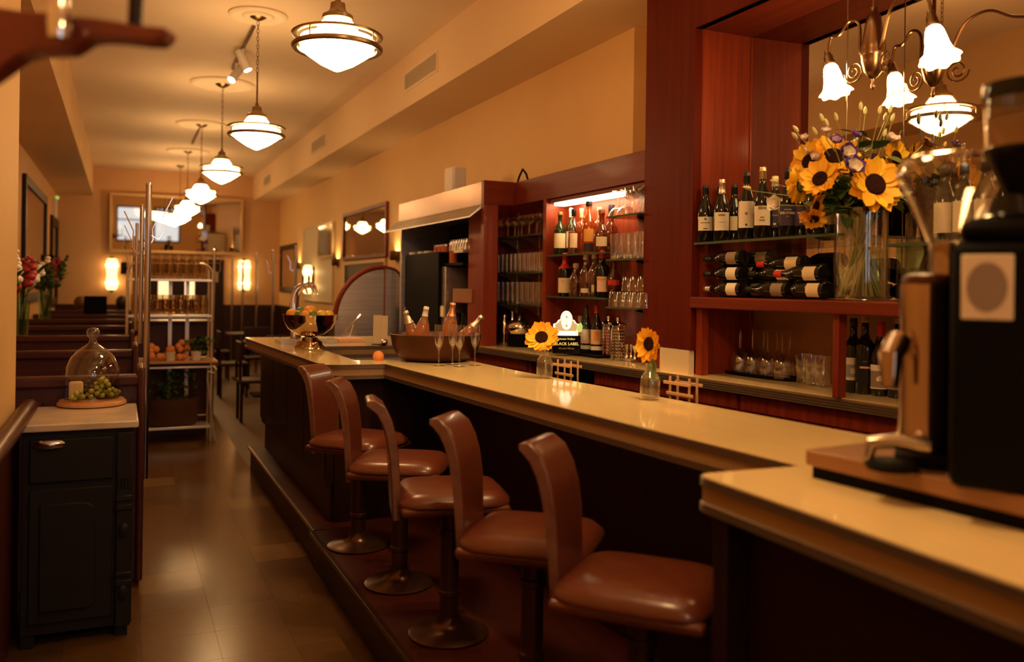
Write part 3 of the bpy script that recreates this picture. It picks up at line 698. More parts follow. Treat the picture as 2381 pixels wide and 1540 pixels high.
def label_strip(r, z0, z1, a, m, parent, name='label', M=None):
    n = 12; vs = []; fs = []
    for i in range(n + 1):
        g = -a / 2 + a * i / n
        vs += [(r * math.cos(g), r * math.sin(g), z0), (r * math.cos(g), r * math.sin(g), z1)]
    for i in range(n): fs.append((2 * i, 2 * i + 2, 2 * i + 3, 2 * i + 1))
    return MB().add(vs, fs, M).build(name, m, parent, ang=80)
def bottle(label, group, p, kind, h, r, glassm, cap=None, caplen=.2, lab=None, lz=(.2, .45), la=2.2, rotz=None, rot=None, lab2=None, name='wine_bottle', cat='bottle', tilt=None, fill=None):
    t = thing(name, label, cat, p, 0, group)
    if rot is not None: t.rotation_euler = rot
    else: t.rotation_euler = (0, 0, facing(p) if rotz is None else facing(p) + rotz)
    prof = [(a * r, z * h) for a, z in BP[kind]]
    MB().lathe(prof, 24).build('bottle_body', glassm, t, ang=60)
    if fill:
        fm, fz = fill; fp = [(a * r * .9, max(.006, z * h)) for a, z in BP[kind] if z < fz]; fp.append((fp[-1][0], fz * h)); fp.append((0, fz * h))
        MB().lathe(fp, 20).build('liquid', fm, t, ang=60)
    if cap:
        cp = [(a * r * 1.05 + .0006, z * h + (.001 if z >= 1 else 0)) for a, z in BP[kind] if z >= 1 - caplen]
        z0 = (1 - caplen) * h
        # radius at the start of the capsule
        rr = r * .37
        for (a1, z1), (a2, z2) in zip(BP[kind], BP[kind][1:]):
            if z1 <= 1 - caplen <= z2 and z2 > z1: rr = (a1 + (a2 - a1) * (1 - caplen - z1) / (z2 - z1)) * r
        MB().lathe([(rr * 1.04, z0), (rr * 1.05 + .0008, z0 + .001)] + cp, 20).build('capsule', cap, t, ang=60)
    if lab:
        l = label_strip(r + .0009, lz[0] * h, lz[1] * h, la, lab, t)
        if lab2:
            for (m2, q0, q1, aa) in lab2: label_strip(r + .0016, q0 * h, q1 * h, aa, m2, l, 'label_print')
    return t
def on_shelf(px, x, z): p = atx(px, 600, x); return Vector((x, p.y, z))
# ------------------------------------------------ highball shelves (between end panel and divider)
s1 = atx(1200, 549, XF + .02).z; s2 = atx(1200, 634, XF + .02).z; s3 = atx(1200, 707, XF + .02).z
for z, lb in ((s1, 'top glass shelf holding coupes on curved metal brackets'), (s2, 'middle glass shelf of highballs on curved metal brackets'), (s3, 'lowest glass shelf of tall glasses on curved metal brackets')):
    t = thing('glass_shelf', lb, 'shelf')
    MB().box(XF + .012, XB - .004, ydiv2 + .02, YN - .01, z - .010, z).build('pane', 'glass_shelf', t)
    for px in (1205, 1256):
        yy = atx(px, 600, XB).y
        poly = [(XB - .002, z - .012), (XF + .03, z - .012), (XF + .03, z - .020), (XB - .10, z - .035), (XB - .03, z - .075), (XB - .002, z - .085)]
        MB().prism(poly, yy - .004, yy + .004, M=Matrix(((1, 0, 0, 0), (0, 0, 1, 0), (0, 1, 0, 0), (0, 0, 0, 1)))).build('bracket', 'steel', t)
stnd = MB()
for px, lb in ((1205, 'slotted metal shelf upright nearer the kitchen hood'), (1256, 'slotted metal shelf upright nearer the whisky niche')):
    yy = atx(px, 600, XB).y
    tag(MB().box(XB - .010, XB - .001, yy - .010, yy + .010, ZK + .02, ZU - .02).build('shelf_upright', 'steel'), lb, 'shelf upright')
ya, yb = ydiv2 + .05, YN - .06
for i in range(14): glass('coupe', (XF + .055 + (i % 2) * .085, ya + (yb - ya) * (i + .5) / 14, s1), 'coupe glass on the top shelf of the kitchen-side glass niche', 'coupes on the top glass shelf', sc=1.12)
for i in range(22): glass('highball', (XF + .05 + (i % 2) * .075, ya + (yb - ya) * (i // 2 + .25 + .3 * (i % 2)) / 11, s2), 'highball glass on the middle shelf of the kitchen-side glass niche', 'highballs on the middle glass shelf', sc=1.0)
for i in range(18): glass('tall', (XF + .05 + (i % 2) * .08, ya + .08 + (yb - ya - .08) * (i // 2 + .25 + .3 * (i % 2)) / 9, s3), 'tall glass on the lowest shelf of the kitchen-side glass niche', 'tall glasses on the lowest glass shelf', sc=1.0)
# ------------------------------------------------ whisky niche shelves
w1 = atx(1300, 592, XF + .01).z; w2 = atx(1300, 689, XF + .01).z
ye = atx(1408, 600, XF + .03).y
for z, lb in ((w1, 'upper green-edged glass shelf carrying whisky bottles'), (w2, 'lower green-edged glass shelf carrying spirit bottles')):
    tag(MB().box(XF + .005, XB - .004, ye - .04, ydiv - .004, z - .012, z).build('glass_shelf', 'glass_shelf'), lb, 'shelf')
R1 = 'whisky bottles on the upper niche shelf'; R2 = 'spirit bottles on the lower niche shelf'
bottle('green whisky bottle with tall cream label and gold stopper', R1, on_shelf(1301, XF + .06, w1), 'whisky', .295, .040, 'bottle_green', 'foil_gold', .07, 'paper_cream', (.16, .50), 2.4, name='whisky_bottle')
bottle('slim whisky bottle with a white capsule behind the clear gin bottle', R1, on_shelf(1327, XF + .13, w1), 'bordeaux', .325, .034, 'bottle_green', 'paper', .2, 'paper', (.15, .5), 2.4, name='whisky_bottle')
bottle('clear bottle with black cap and a slanted cream label', R1, on_shelf(1333, XF + .06, w1), 'whisky', .300, .040, 'glass', 'capsule_black', .16, 'paper_cream', (.14, .46), 1.3, name='spirit_bottle', fill=('glass_cognac', .5))
bottle('short amber bottle with cream capsule behind the square decanter', R1, on_shelf(1352, XF + .13, w1), 'whisky', .31, .036, 'glass_amber', 'paper_cream', .2, name='whisky_bottle')
bottle('tall shouldered amber bottle with orange label and black stopper', R1, on_shelf(1368, XF + .055, w1), 'flask', .335, .047, 'glass_amber', 'capsule_black', .10, 'paper_orange', (.22, .46), 1.4, name='whisky_bottle', lab2=[('ink', .03, .18, 1.4)])
bottle('amber bottle with cream capsule behind the round cognac bottle', R1, on_shelf(1393, XF + .13, w1), 'whisky', .30, .038, 'glass_amber', 'paper_cream', .25, name='whisky_bottle')
bottle('round cognac bottle with an oval cream label', R1, on_shelf(1398, XF + .06, w1), 'round', .27, .055, 'glass_cognac', 'foil_pink', .1, 'paper_cream', (.14, .36), 1.3, name='cognac_bottle')
bottle('dark cognac bottle with a purple capsule by the glass racks', R1, on_shelf(1420, XF + .11, w1), 'round', .30, .05, 'glass_cognac', 'paper_navy', .2, name='cognac_bottle')
bottle('dark spirit bottle with long red neck capsule and big cream label', R2, on_shelf(1314, XF + .065, w2), 'bordeaux', .295, .046, 'bottle_dark', 'red_wax', .36, 'paper_cream', (.08, .42), 2.5, name='spirit_bottle', lab2=[('paper_orange', .34, .355, 1.2), ('paper_orange', .30, .31, .9)])
bottle('clear shouldered flask with wooden stopper and amber dregs', R2, on_shelf(1340, XF + .06, w2), 'flask', .22, .046, 'glass', 'cork', .16, name='spirit_bottle', fill=('glass_cognac', .42))
bottle('clear bottle of amber liquor with a low cream label', R2, on_shelf(1363, XF + .06, w2), 'flask', .275, .042, 'glass', 'paper_cream', .12, 'paper_cream', (.10, .20), 1.6, name='spirit_bottle', fill=('glass_cognac', .34))
bottle('clear bottle with two-tone stopper beside the black liqueur', R2, on_shelf(1382, XF + .08, w2), 'flask', .28, .040, 'glass', 'paper', .12, 'paper_cream', (.12, .28), .8, name='spirit_bottle', fill=('glass_cognac', .34))
bottle('black liqueur bottle with narrow orange-bordered label', R2, on_shelf(1400, XF + .05, w2), 'bordeaux', .295, .048, 'bottle_dark', 'red_wax', .17, 'paper_pink', (.12, .44), 1.3, name='liqueur_bottle', lab2=[('paper_orange', .36, .41, 1.3)])
bottle('dark round bottle with red ribbon half hidden by tumblers', R2, on_shelf(1428, XF + .10, w2), 'round', .26, .05, 'glass_cognac', 'paper', .1, 'red_wax', (.3, .42), 1.5, name='liqueur_bottle')
# ------------------------------------------------ glass racks beside the column
r1 = atx(1455, 500, XF + .0).z; r2 = atx(1455, 602, XF).z; r3 = atx(1455, 715, XF).z
yq = YCL + .005; yr = atx(1412, 600, XF - .02).y
for z, lb in ((r1, 'top dark glass shelf beside the column, full of coupes'), (r2, 'middle dark glass shelf beside the column, full of highballs'), (r3, 'lowest dark glass shelf beside the column, with upturned tumblers')):
    t = thing('glass_shelf', lb, 'shelf')
    MB().box(XF - .03, XB - .004, yq, yr, z - .010, z).build('pane', 'glass_shelf', t)
    yy = yq + .10
    poly = [(XB - .002, z - .012), (XF + .02, z - .012), (XF + .02, z - .020), (XB - .10, z - .035), (XB - .03, z - .075), (XB - .002, z - .085)]
    MB().prism(poly, yy - .004, yy + .004, M=Matrix(((1, 0, 0, 0), (0, 0, 1, 0), (0, 1, 0, 0), (0, 0, 0, 1)))).build('bracket', 'black', t)
tag(MB().box(XB - .010, XB - .001, yq + .09, yq + .11, ZK + .02, ZU - .04).build('shelf_upright', 'steel'), 'slotted metal shelf upright beside the mahogany column', 'shelf upright')
for i in range(8): glass('coupe', (XF + .02 + (i % 2) * .09, yr - .055 - (i // 2) * .088, r1), 'coupe glass on the top shelf beside the mahogany column', 'coupes beside the column', flip=(i in (0, 2)), sc=1.2)
for i in range(10): glass('highball', (XF + .01 + (i % 2) * .075, yr - .045 - (i // 2) * .072 - .03 * (i % 2), r2), 'highball glass on the middle shelf beside the mahogany column', 'highballs beside the column', sc=1.05)
for i in range(5): glass('tumbler', (XF + .01, yr - .045 - i * .083, r3), 'upturned tumbler in the lower row beside the mahogany column', 'upturned tumblers beside the column', flip=True)
for i in range(4): glass('tumbler', (XF + .09, yr - .06 - i * .083, r3), 'upturned tumbler in the back row beside the mahogany column', 'upturned tumblers at the back beside the column', flip=True)
for i in range(4): glass('tumbler', (XF + .09, yr - .06 - i * .083, r3 + .0935), 'upturned tumbler stacked on the back row beside the mahogany column', 'upturned tumblers stacked beside the column', flip=True)
# ------------------------------------------------ on the back counter
def on_counter(px, py): return atz(px, py, ZK)
R3 = 'bottles on the back counter tray'
ty = on_counter(1385, 826)
tr0 = on_counter(1290, 816); tr1 = on_counter(1405, 832)
MT = T(((tr0 + tr1) / 2)) @ rotm('Z', math.atan2(tr1.y - tr0.y, tr1.x - tr0.x))
L_ = (tr1 - tr0).length / 2 + .05
tag(MB().box(-L_, L_, -.09, .09, 0, .016, MT).build('black_tray', 'black', None, .006), 'low black tray under the bottles and lit whisky sign', 'tray')
zt_ = ZK + .0165
def tray(px, py, dz=0): p = atz(px, py, ZK); return Vector((p.x, p.y, zt_))
bottle('tall dark bottle with a metal pourer beside the first sunflower', R3, on_counter(1281, 800), 'bordeaux', .33, .038, 'bottle_dark', 'chrome', .05, name='spirit_bottle')
bottle('slim green-capped bottle behind the lit whisky sign', R3, on_counter(1303, 803), 'bordeaux', .30, .036, 'bottle_dark', 'leaf_light', .14, name='wine_bottle')
bottle('red-capped bottle behind the lit whisky sign', R3, on_counter(1311, 811), 'whisky', .27, .036, 'glass', 'red_wax', .13, name='spirit_bottle')
bottle('dark bottle with cream stopper behind the lit whisky sign', R3, on_counter(1330, 808), 'bordeaux', .30, .036, 'bottle_dark', 'cork', .05, name='wine_bottle')
bottle('dark bottle with a silver-edged pourer behind the whisky sign', R3, on_counter(1345, 812), 'bordeaux', .28, .036, 'bottle_dark', 'capsule_black', .2, name='wine_bottle')
bottle('short bottle with wooden cap and pale label next to the whisky sign', R3, tray(1348, 822), 'whisky', .235, .037, 'bottle_green', 'cork', .18, 'paper_pink', (.22, .52), 2.2, name='vermouth_bottle')
bottle('green vermouth bottle with pale pink medallion label', R3, tray(1362, 826), 'champagne', .31, .037, 'bottle_green', 'capsule_green', .17, 'paper_pink', (.20, .50), 2.3, name='vermouth_bottle', lab2=[('paper_cream', .27, .46, .9), ('paper', .08, .16, 2.2)])
bottle('dark vermouth bottle with red capsule and pink medallion label', R3, tray(1386, 829), 'champagne', .315, .038, 'bottle_dark', 'red_wax', .17, 'paper_pink', (.20, .50), 2.3, name='vermouth_bottle', lab2=[('paper_orange', .27, .46, .8), ('paper', .08, .16, 2.2)])
bottle('green bottle with a yellow cap next to the straw jars', R3, on_counter(1402, 826), 'bordeaux', .29, .036, 'glass_bottle_green', 'lemon_fruit', .13, name='spirit_bottle')
bottle('bottle with a bright red capsule behind the green vermouth', R3, on_counter(1376, 822), 'bordeaux', .30, .036, 'bottle_dark', 'red_wax', .12, name='wine_bottle')
# lit whisky sign
sg_p = atz(1316, 828, ZK); sg_p = Vector((sg_p.x, sg_p.y, zt_)); hd_ = facing(sg_p) + .12
sg = thing('whisky_sign', 'illuminated shield-shaped whisky sign standing on a black base', 'sign', sg_p, hd_); sg.scale = (.86, .86, .86)
KS = depth(sg_p) / F                    # metres per pixel at the sign
MB().box(-.035, .035, -.105, .105, 0, .135).build('base_box', 'black_gloss', sg, .006)
emis('sign_white', (1, .92, .72), .42); emis('sign_gold', (.75, .55, .20), .12); emis('sign_gold_text', (.85, .62, .12), .35)
def shield(s, x): 
    pts = [(-.088, .0), (-.088, .03), (-.098, .05), (-.098, .085), (-.075, .092), (-.060, .115), (-.045, .12)]
    top = [(.045 * math.cos(a), .12 + .065 * math.sin(a)) for a in [PI * (1 - i / 10) for i in range(11)]]
    full = pts[:-1] + top + [(-a, b) for a, b in pts[::-1][1:]]
    c = (0, .085); return [((a - c[0]) * s + c[0], (b - c[1]) * s + c[1]) for a, b in full]
def plate(poly, x0, x1, name, m, parent, dz=.135):   # polygon in (y, z), thickness along x
    return MB().prism(poly, x0, x1, M=Matrix(((0, 0, 1, 0), (1, 0, 0, 0), (0, 1, 0, dz), (0, 0, 0, 1)))).build(name, m, parent)
plate(shield(1, 0), -.012, .004, 'shield', 'sign_white', sg)
gl_ = plate(shield(.86, 0), .004, .0055, 'shield_field', 'sign_gold', sg)
ov = [(.040 * math.cos(a), .105 + .062 * math.sin(a)) for a in [2 * PI * i / 24 for i in range(24)]]
plate(ov, .0056, .0075, 'oval', 'sign_white', sg)
plate([(0, .150), (.011, .138), (0, .126), (-.011, .138)], .0076, .0085, 'diamond', 'sign_gold', sg)
plate([(0, .085), (.011, .073), (0, .061), (-.011, .073)], .0076, .0085, 'diamond', 'sign_gold', sg)
FA = Matrix(((0, 0, 1, 0), (1, 0, 0, 0), (0, 1, 0, 0), (0, 0, 0, 1)))   # text plane -> facing +X
plate([(-.07, .012), (-.07, .032), (.07, .032), (.07, .012)], .0056, .0075, 'ribbon', 'sign_white', sg)
text_mesh('lettering', '111', .030, 'sign_gold', sg, T(.0078, 0, .135 + .095) @ FA)
text_mesh('lettering', 'Johnnie Walker', .020, 'sign_gold_text', sg, T(.0362, 0, .104) @ FA)
text_mesh('lettering', 'BLACK LABEL', .030, 'sign_gold_text', sg, T(.0362, 0, .064) @ FA)
text_mesh('lettering', 'Blended Whisky', .018, 'foil_gold', sg, T(.0362, 0, .034) @ FA)
emis('sign_green', (.25, .70, .10), .25)
lf = MB(); 
plate([(.085, .02), (.115, .03), (.122, .07), (.108, .098), (.09, .085), (.078, .05)], -.004, .012, 'green_badge', 'sign_green', sg)
# straw jars
def straw_jar(px, py, cols, label):
    p = on_counter(px, py); t = thing('straw_jar', label, 'straw jar', p, 0, 'straw jars on the back counter')
    MB().lathe([(0, .004), (.045, .004), (.047, .01), (.047, .185), (.040, .20), (.040, .215), (.0385, .215), (.0385, .20), (.0455, .185), (.0455, .012), (0, .010)], 24).build('jar', 'glass', t, ang=60)
    MB().lathe([(0, .216), (.050, .216), (.052, .224), (.03, .235), (.012, .24), (.014, .262), (0, .27)], 20).build('lid', 'chrome', t, ang=60)
    for i in range(12):
        a = 2 * PI * i / 12 + .2; r_ = .036 if i % 3 else .018; tw = .5
        b = Vector((r_ * math.cos(a), r_ * math.sin(a), .012)); e = Vector((r_ * math.cos(a + tw) * .95, r_ * math.sin(a + tw) * .95, .19))
        s = MB().tube([b, e], .0032, 6).build('straw', cols[i % 2], t)
def stripe(name, a, b):
    m = mat(name, a, .5); nt = m.node_tree; bs = nt.nodes['Principled BSDF']; tc = nt.nodes.new('ShaderNodeTexCoord'); wv = nt.nodes.new('ShaderNodeTexWave'); wv.bands_direction = 'Z'; wv.inputs['Scale'].default_value = 16; wv.inputs['Distortion'].default_value = .6
    cr = nt.nodes.new('ShaderNodeValToRGB'); cr.color_ramp.interpolation = 'CONSTANT'; cr.color_ramp.elements[0].color = (*a, 1); cr.color_ramp.elements[1].color = (*b, 1); cr.color_ramp.elements[1].position = .5
    nt.links.new(tc.outputs['Object'], wv.inputs[0]); nt.links.new(wv.outputs['Fac'], cr.inputs[0]); nt.links.new(cr.outputs[0], bs.inputs['Base Color'])
stripe('straw_red', (.55, .03, .04), (.75, .55, .45)); stripe('straw_black', (.012, .012, .012), (.75, .68, .55))
straw_jar(1415, 831, ('straw_red', 'straw_red'), 'lidded glass jar of red and white striped straws')
straw_jar(1437, 838, ('straw_black', 'straw_black'), 'lidded glass jar of black and white striped straws')
# jiggers on a small tray
jp = on_counter(1462, 838)
tag(MB().box(-.08, .08, -.05, .05, 0, .012, T(jp) @ rotm('Z', ang)).build('jigger_tray', 'cream', None, .004), 'small pale tray holding the bar measures', 'tray')
for i, (px, py) in enumerate(((1448, 834), (1458, 838), (1468, 838), (1477, 842))):
    q = on_counter(px, py)
    o = MB().lathe([(0, .02), (.018, .0), (.020, .0), (.008, .036), (.008, .042), (.022, .085), (.020, .085), (.006, .040), (0, .038)], 16).build('jigger', 'chrome', None, loc=(q.x, q.y, ZK + .013))
    tag(o, 'double-ended steel jigger on the small pale tray', 'jigger', 'steel jiggers on the tray')
# cocktail kit left of the first sunflower
ck = on_counter(1207, 806)
t = thing('ice_bucket', 'chrome ice bucket with ring handles on a black stand', 'ice bucket', ck)
MB().lathe([(0, 0), (.085, 0), (.088, .01), (.088, .09), (0, .09)], 28).build('stand', 'black', t)
MB().lathe([(0, .092), (.08, .092), (.10, .13), (.102, .16), (.096, .165), (.09, .14), (0, .12)], 28).build('bowl', 'chrome', t, ang=60)
MB().lathe([(.096, .162), (.08, .185), (.04, .20), (.012, .205), (.016, .23), (0, .24)], 24).build('lid', 'chrome', t, ang=60)
for s in (-1, 1): MB().tube([(.0 + .02 * math.cos(a), s * (.105 + .02 * abs(math.sin(a)) * 0 + .012), .145 + .02 * math.sin(a)) for a in [2 * PI * i / 12 for i in range(12)]], .004, 6, True).build('ring_handle', 'chrome', t)
t = thing('cocktail_shaker', 'tall chrome cocktail shaker on the kitchen side of the ice bucket', 'shaker', on_counter(1172, 801))
MB().lathe([(0, 0), (.033, 0), (.042, .15), (.040, .155), (0, .155)], 24).build('cup', 'chrome', t, ang=60)
MB().lathe([(.041, .152), (.038, .185), (.02, .20), (.018, .225), (0, .23)], 24).build('cap', 'chrome', t, ang=60)
t = thing('strainer_pot', 'small chrome pot with strainer behind the shaker', 'pot', on_counter(1190, 798))
MB().lathe([(0, 0), (.04, 0), (.045, .12), (.03, .16), (.02, .20), (.024, .25), (0, .255)], 20).build('pot_body', 'chrome', t, ang=60)
bottle('small dark bitters bottle with cream cap near the shelf bracket', 'bitters on the back counter', on_counter(1252, 803), 'whisky', .20, .026, 'bottle_dark', 'paper', .14, name='bitters_bottle')
# ================================================================== WINE ALCOVE
zs = atx(1625, 566, XF + .06).z                     # glass shelf height
R4 = 'wine bottles standing on the alcove glass shelf'
ysh0 = aty(1940, 560, YC).y; 
ye_ = atx(1945, 560, XF + .10).y
t = thing('glass_shelf', 'thick glass shelf in the alcove with wine bottles standing on it', 'shelf')
MB().box(XF + .003, XM - .05, ye_ - .10, YC - .014, zs - .012, zs).build('pane', 'glass_green', t)
MB().box(XF + .0, XF + .0028, ye_ - .10, YC - .014, zs - .012, zs).build('front_edge', 'glass_shelf', t)
MB().box(XF + .08, XM - .08, ye_ - .096, ye_ - .088, 1.524, zs - .0125).build('glass_side', 'glass_green', t)
def ws(px, x):
    q = on_shelf(px, x, zs + .0005)
    if q.y > YC - .046: q.y = YC - .046
    return q
W = [(1639, .046, 'burgundy', .295, 'capsule_black', 'paper', (.20, .44), 'burgundy bottle with black capsule and small white label at the reveal panel', [('ink', .385, .41, .25), ('ink', .33, .34, 1.2), ('ink', .225, .24, .5)]),
     (1677, .046, 'burgundy', .31, 'foil_silver', 'paper', (.17, .46), 'burgundy bottle with silver ringed capsule and plain white label', [('paper_taupe', .40, .43, .8), ('paper_taupe', .30, .305, 1.0)]),
     (1668, .14, 'burgundy', .295, 'capsule_black', 'paper', (.2, .44), 'burgundy bottle with black capsule behind the silver ringed one', None),
     (1706, .15, 'burgundy', .295, 'capsule_black', 'paper_cream', (.2, .44), 'burgundy bottle with black capsule partly hidden by a slanting label', None),
     (1734, .048, 'burgundy', .325, 'capsule_black', 'paper', (.17, .56), 'burgundy bottle with black capsule and tall slanting white label', [('paper_taupe', .36, .40, .3), ('ink', .20, .23, .2)]),
     (1771, .046, 'burgundy', .335, 'foil_gold', 'paper', (.18, .45), 'burgundy bottle with cream capsule and a branch drawing on its label', [('paper_taupe', .40, .44, .9), ('paper_taupe', .24, .26, .6), ('paper_taupe', .28, .30, .4)]),
     (1800, .13, 'burgundy', .30, 'paper_cream', 'paper_navy', (.18, .46), 'wine bottle with a dark label behind the white rose', [('paper_taupe', .36, .38, .6), ('paper_cream', .22, .25, .3)]),
     (1830, .046, 'burgundy', .31, 'capsule_black', 'paper_navy', (.16, .46), 'wine bottle with a purple-black printed label beside the bouquet', None),
     (1861, .09, 'burgundy', .30, 'capsule_black', 'paper_navy', (.16, .44), 'wine bottle with dark label and gold line, beside the vase', [('paper_cream', .34, .36, .7), ('paper_cream', .2, .23, .3)]),
     (1893, .07, 'burgundy', .30, 'capsule_black', 'paper_navy', (.16, .44), 'wine bottle with dark label half behind the hanging sunflower', [('paper_cream', .2, .23, .3)]),
     (1922, .12, 'burgundy', .30, 'capsule_black', 'paper_cream', (.16, .40), 'wine bottle with cream label half behind the vase', None)]
for px, dx, kd_, h, cap, lb, lz, lbl, l2 in W:
    b = bottle(lbl, R4, ws(px, XF + dx), kd_, h, .041, 'bottle_dark', cap, .17 if cap != 'foil_silver' else .24, lb, lz, 2.0, lab2=l2)
    if px == 1830:
        for s_, sz, zz in (('RIBOMALI', .016, .100), ('DOMAINE', .007, .118), ('2016', .006, .088)):
            text_mesh('lettering', s_, sz, 'paper', b, T(0, 0, zz), wrap=.0425)
# bottles lying on the ledge
R5 = 'wine bottles lying stacked on the alcove ledge'
zl = 1.5245
def lying(px_neck, py, x, capm, labm, label, to_right=True, dz=None, heading=0., h=.30):
    """bottle on its side; neck end at px_neck"""
    rr = .039; p = atx(px_neck, py, x); p.y = min(p.y, YC - .012); z = p.z if dz is None else dz
    d = Vector((math.sin(heading), -math.cos(heading), 0)) * (1 if to_right else -1)      # from neck towards the base
    base = Vector((x, p.y, z)) + d * h
    M = (-d).to_track_quat('Z', 'Y')
    bottle(label, R5, base, 'burgundy', h, rr, 'bottle_dark', capm, .17, labm, (.06, .30), 1.7, rot=M.to_euler())
lying(1735, 664, XF + .05, 'capsule_black', 'paper_taupe', 'dark wine bottle lying in the middle of the bottom layer', dz=zl + .040)
lying(1742, 634, XF + .07, 'capsule_black', 'paper', 'dark wine bottle resting across the middle layer', dz=zl + .114, heading=.06)
row = [zl + .040, zl + .116, zl + .192]
lying(1640, 590, XF + .05, 'capsule_black', 'paper_taupe', 'black-capped wine bottle lying on top of the stack, pale label', dz=row[2])
lying(1700, 585, XF + .14, 'capsule_black', 'paper_taupe', 'second black-capped wine bottle lying on top of the stack', dz=row[2], heading=.05)
lying(1640, 628, XF + .05, 'capsule_black', 'paper', 'black-capped wine bottle lying in the middle layer against the reveal', dz=row[1])
lying(1668, 624, XF + .14, 'red_wax', 'paper_cream', 'red-capped wine bottle lying in the middle layer', dz=row[1] + .004, heading=.08)
lying(1714, 620, XF + .23, 'red_wax', 'paper_cream', 'red-capped wine bottle further back in the middle layer', dz=row[1] + .006, heading=.12)
lying(1763, 610, XF + .07, 'red_wax', 'paper_cream', 'red-capped wine bottle lying across the top of the stack beside the vase', dz=row[1] + .042, heading=.03)
lying(1803, 628, XF + .05, 'red_wax', 'paper_cream', 'red-tipped wine bottle in the middle layer beside the vase', dz=row[1] - .004)
lying(1640, 664, XF + .05, 'foil_silver', 'paper', 'silver-foiled wine bottle lying at the bottom of the stack', dz=row[0])
lying(1784, 664, XF + .14, 'red_wax', 'paper_cream', 'red-tipped wine bottle in the bottom layer beside the vase', dz=row[0], heading=.02)
lying(1810, 664, XF + .05, 'red_wax', 'paper_cream', 'second red-tipped wine bottle in the bottom layer beside the vase', dz=row[0])
lying(1690, 664, XF + .14, 'capsule_black', 'paper_taupe', 'dark wine bottle lying behind the silver-foiled one', dz=row[0], heading=.04)
lying(1700, 664, XF + .23, 'capsule_black', 'paper_taupe', 'dark wine bottle lying at the back of the ledge', dz=row[0], heading=.04)
# below the ledge: wine glasses on a dark tray, tumblers, bottles
gx = 2.955
y_a, y_b = atx(1668, 860, gx).y, atx(1820, 870, gx).y
tag(MB().lathe([(0, 0), (1, 0), (1.03, .006), (1.03, .018), (1.01, .018), (1, .008), (0, .008)], 40, T(gx + .03, (y_a + y_b) / 2, ZK) @ Matrix.Diagonal((.085, (y_a - y_b) / 2 + .075, 1, 1))).build('oval_tray', 'black', None), 'long dark tray under the upturned wine glasses', 'tray')
for i, px in enumerate((1668, 1694, 1722, 1749, 1784, 1818)):
    q = atx(px, 860, gx); glass('wine', (gx, min(q.y, YC - .05), ZK + .0085), 'upturned stemmed wine glass on the long dark tray', 'upturned wine glasses on the tray', flip=True, sc=1.08)
for i, px in enumerate((1690, 1716, 1744, 1775, 1806, 1836)):
    q = atx(px, 860, gx + .085); glass('wine', (gx + .085, min(q.y, YC - .05), ZK + .0085), 'upturned stemmed wine glass in the back row of the dark tray', 'back row of upturned wine glasses', flip=True, sc=1.08)
for i, (px, py) in enumerate(((1868, 892), (1890, 897), (1912, 900), (1880, 884), (1902, 888))):
    q = on_counter(px, py); lift = .0
    glass('tumbler', (q.x, q.y, ZK), 'clear tumbler standing beside the ledge post', 'tumblers beside the ledge post', sc=.98)
    if i < 4: glass('tumbler', (q.x, q.y, ZK + .05), 'clear tumbler nested on top beside the ledge post', 'nested tumblers beside the ledge post', sc=.99)
R6 = 'wine bottles on the counter beyond the ledge post'
b = bottle('wine bottle with a blue and white seascape label', R6, on_counter(1983, 912), 'bordeaux', .325, .040, 'bottle_dark', 'capsule_black', .12, 'paper', (.17, .47), 2.0, lab2=[('paper_blue', .21, .38, 2.0), ('paper_cream', .26, .33, .5)])
bottle('wine bottle with a black label and cork-coloured top', R6, on_counter(2010, 916), 'bordeaux', .335, .040, 'bottle_dark', 'cork', .08, 'charcoal', (.14, .46), 2.0, lab2=[('paper_pink', .335, .36, 1.0), ('red_wax', .42, .43, .4)])
b = bottle('wine bottle with red capsule and a label showing a pale continent outline', R6, on_counter(2047, 920), 'burgundy', .315, .043, 'bottle_dark', 'red_wax', .20, 'paper_taupe', (.10, .42), 2.2, lab2=[('paper', .34, .42, 2.2), ('paper', .10, .115, 2.2)])
aus = [(-.018, -.002), (-.016, .006), (-.010, .009), (-.006, .014), (.000, .012), (.003, .015), (.006, .010), (.009, .015), (.012, .008), (.017, .001), (.015, -.006), (.011, -.012), (.006, -.010), (.002, -.007), (-.004, -.006), (-.010, -.009), (-.015, -.008)]
vs = [((.0452) * math.cos(a / .0452), .0452 * math.sin(a / .0452), .073 + z * 1.1) for a, z in aus]
MB().add(vs, [tuple(range(len(vs)))]).build('label_emblem', 'paper', b, smooth=False)
b = bottle('wine bottle with a purple printed label at the end of the counter row', R6, on_counter(2086, 925), 'burgundy', .33, .041, 'bottle_dark', 'cork', .06, 'paper_navy', (.11, .36), 2.2, lab2=[('paper_taupe', .11, .135, 2.2)])
for s_, sz, zz in (('RIBOMALI', .016, .078), ('DOMAINE', .007, .096), ('2016', .006, .064)):
    text_mesh('lettering', s_, sz, 'paper', b, T(0, 0, zz), wrap=.0425)
for i, (px, py, lb) in enumerate(((2150, 935, 'dark wine bottle behind the grinder hopper, cream label'), (2210, 945, 'dark wine bottle behind the grinder spout'))):
    bottle(lb, R6, on_counter(px, py), 'burgundy', .31, .041, 'bottle_dark', 'capsule_black', .17, 'paper', (.14, .42), 2.0)
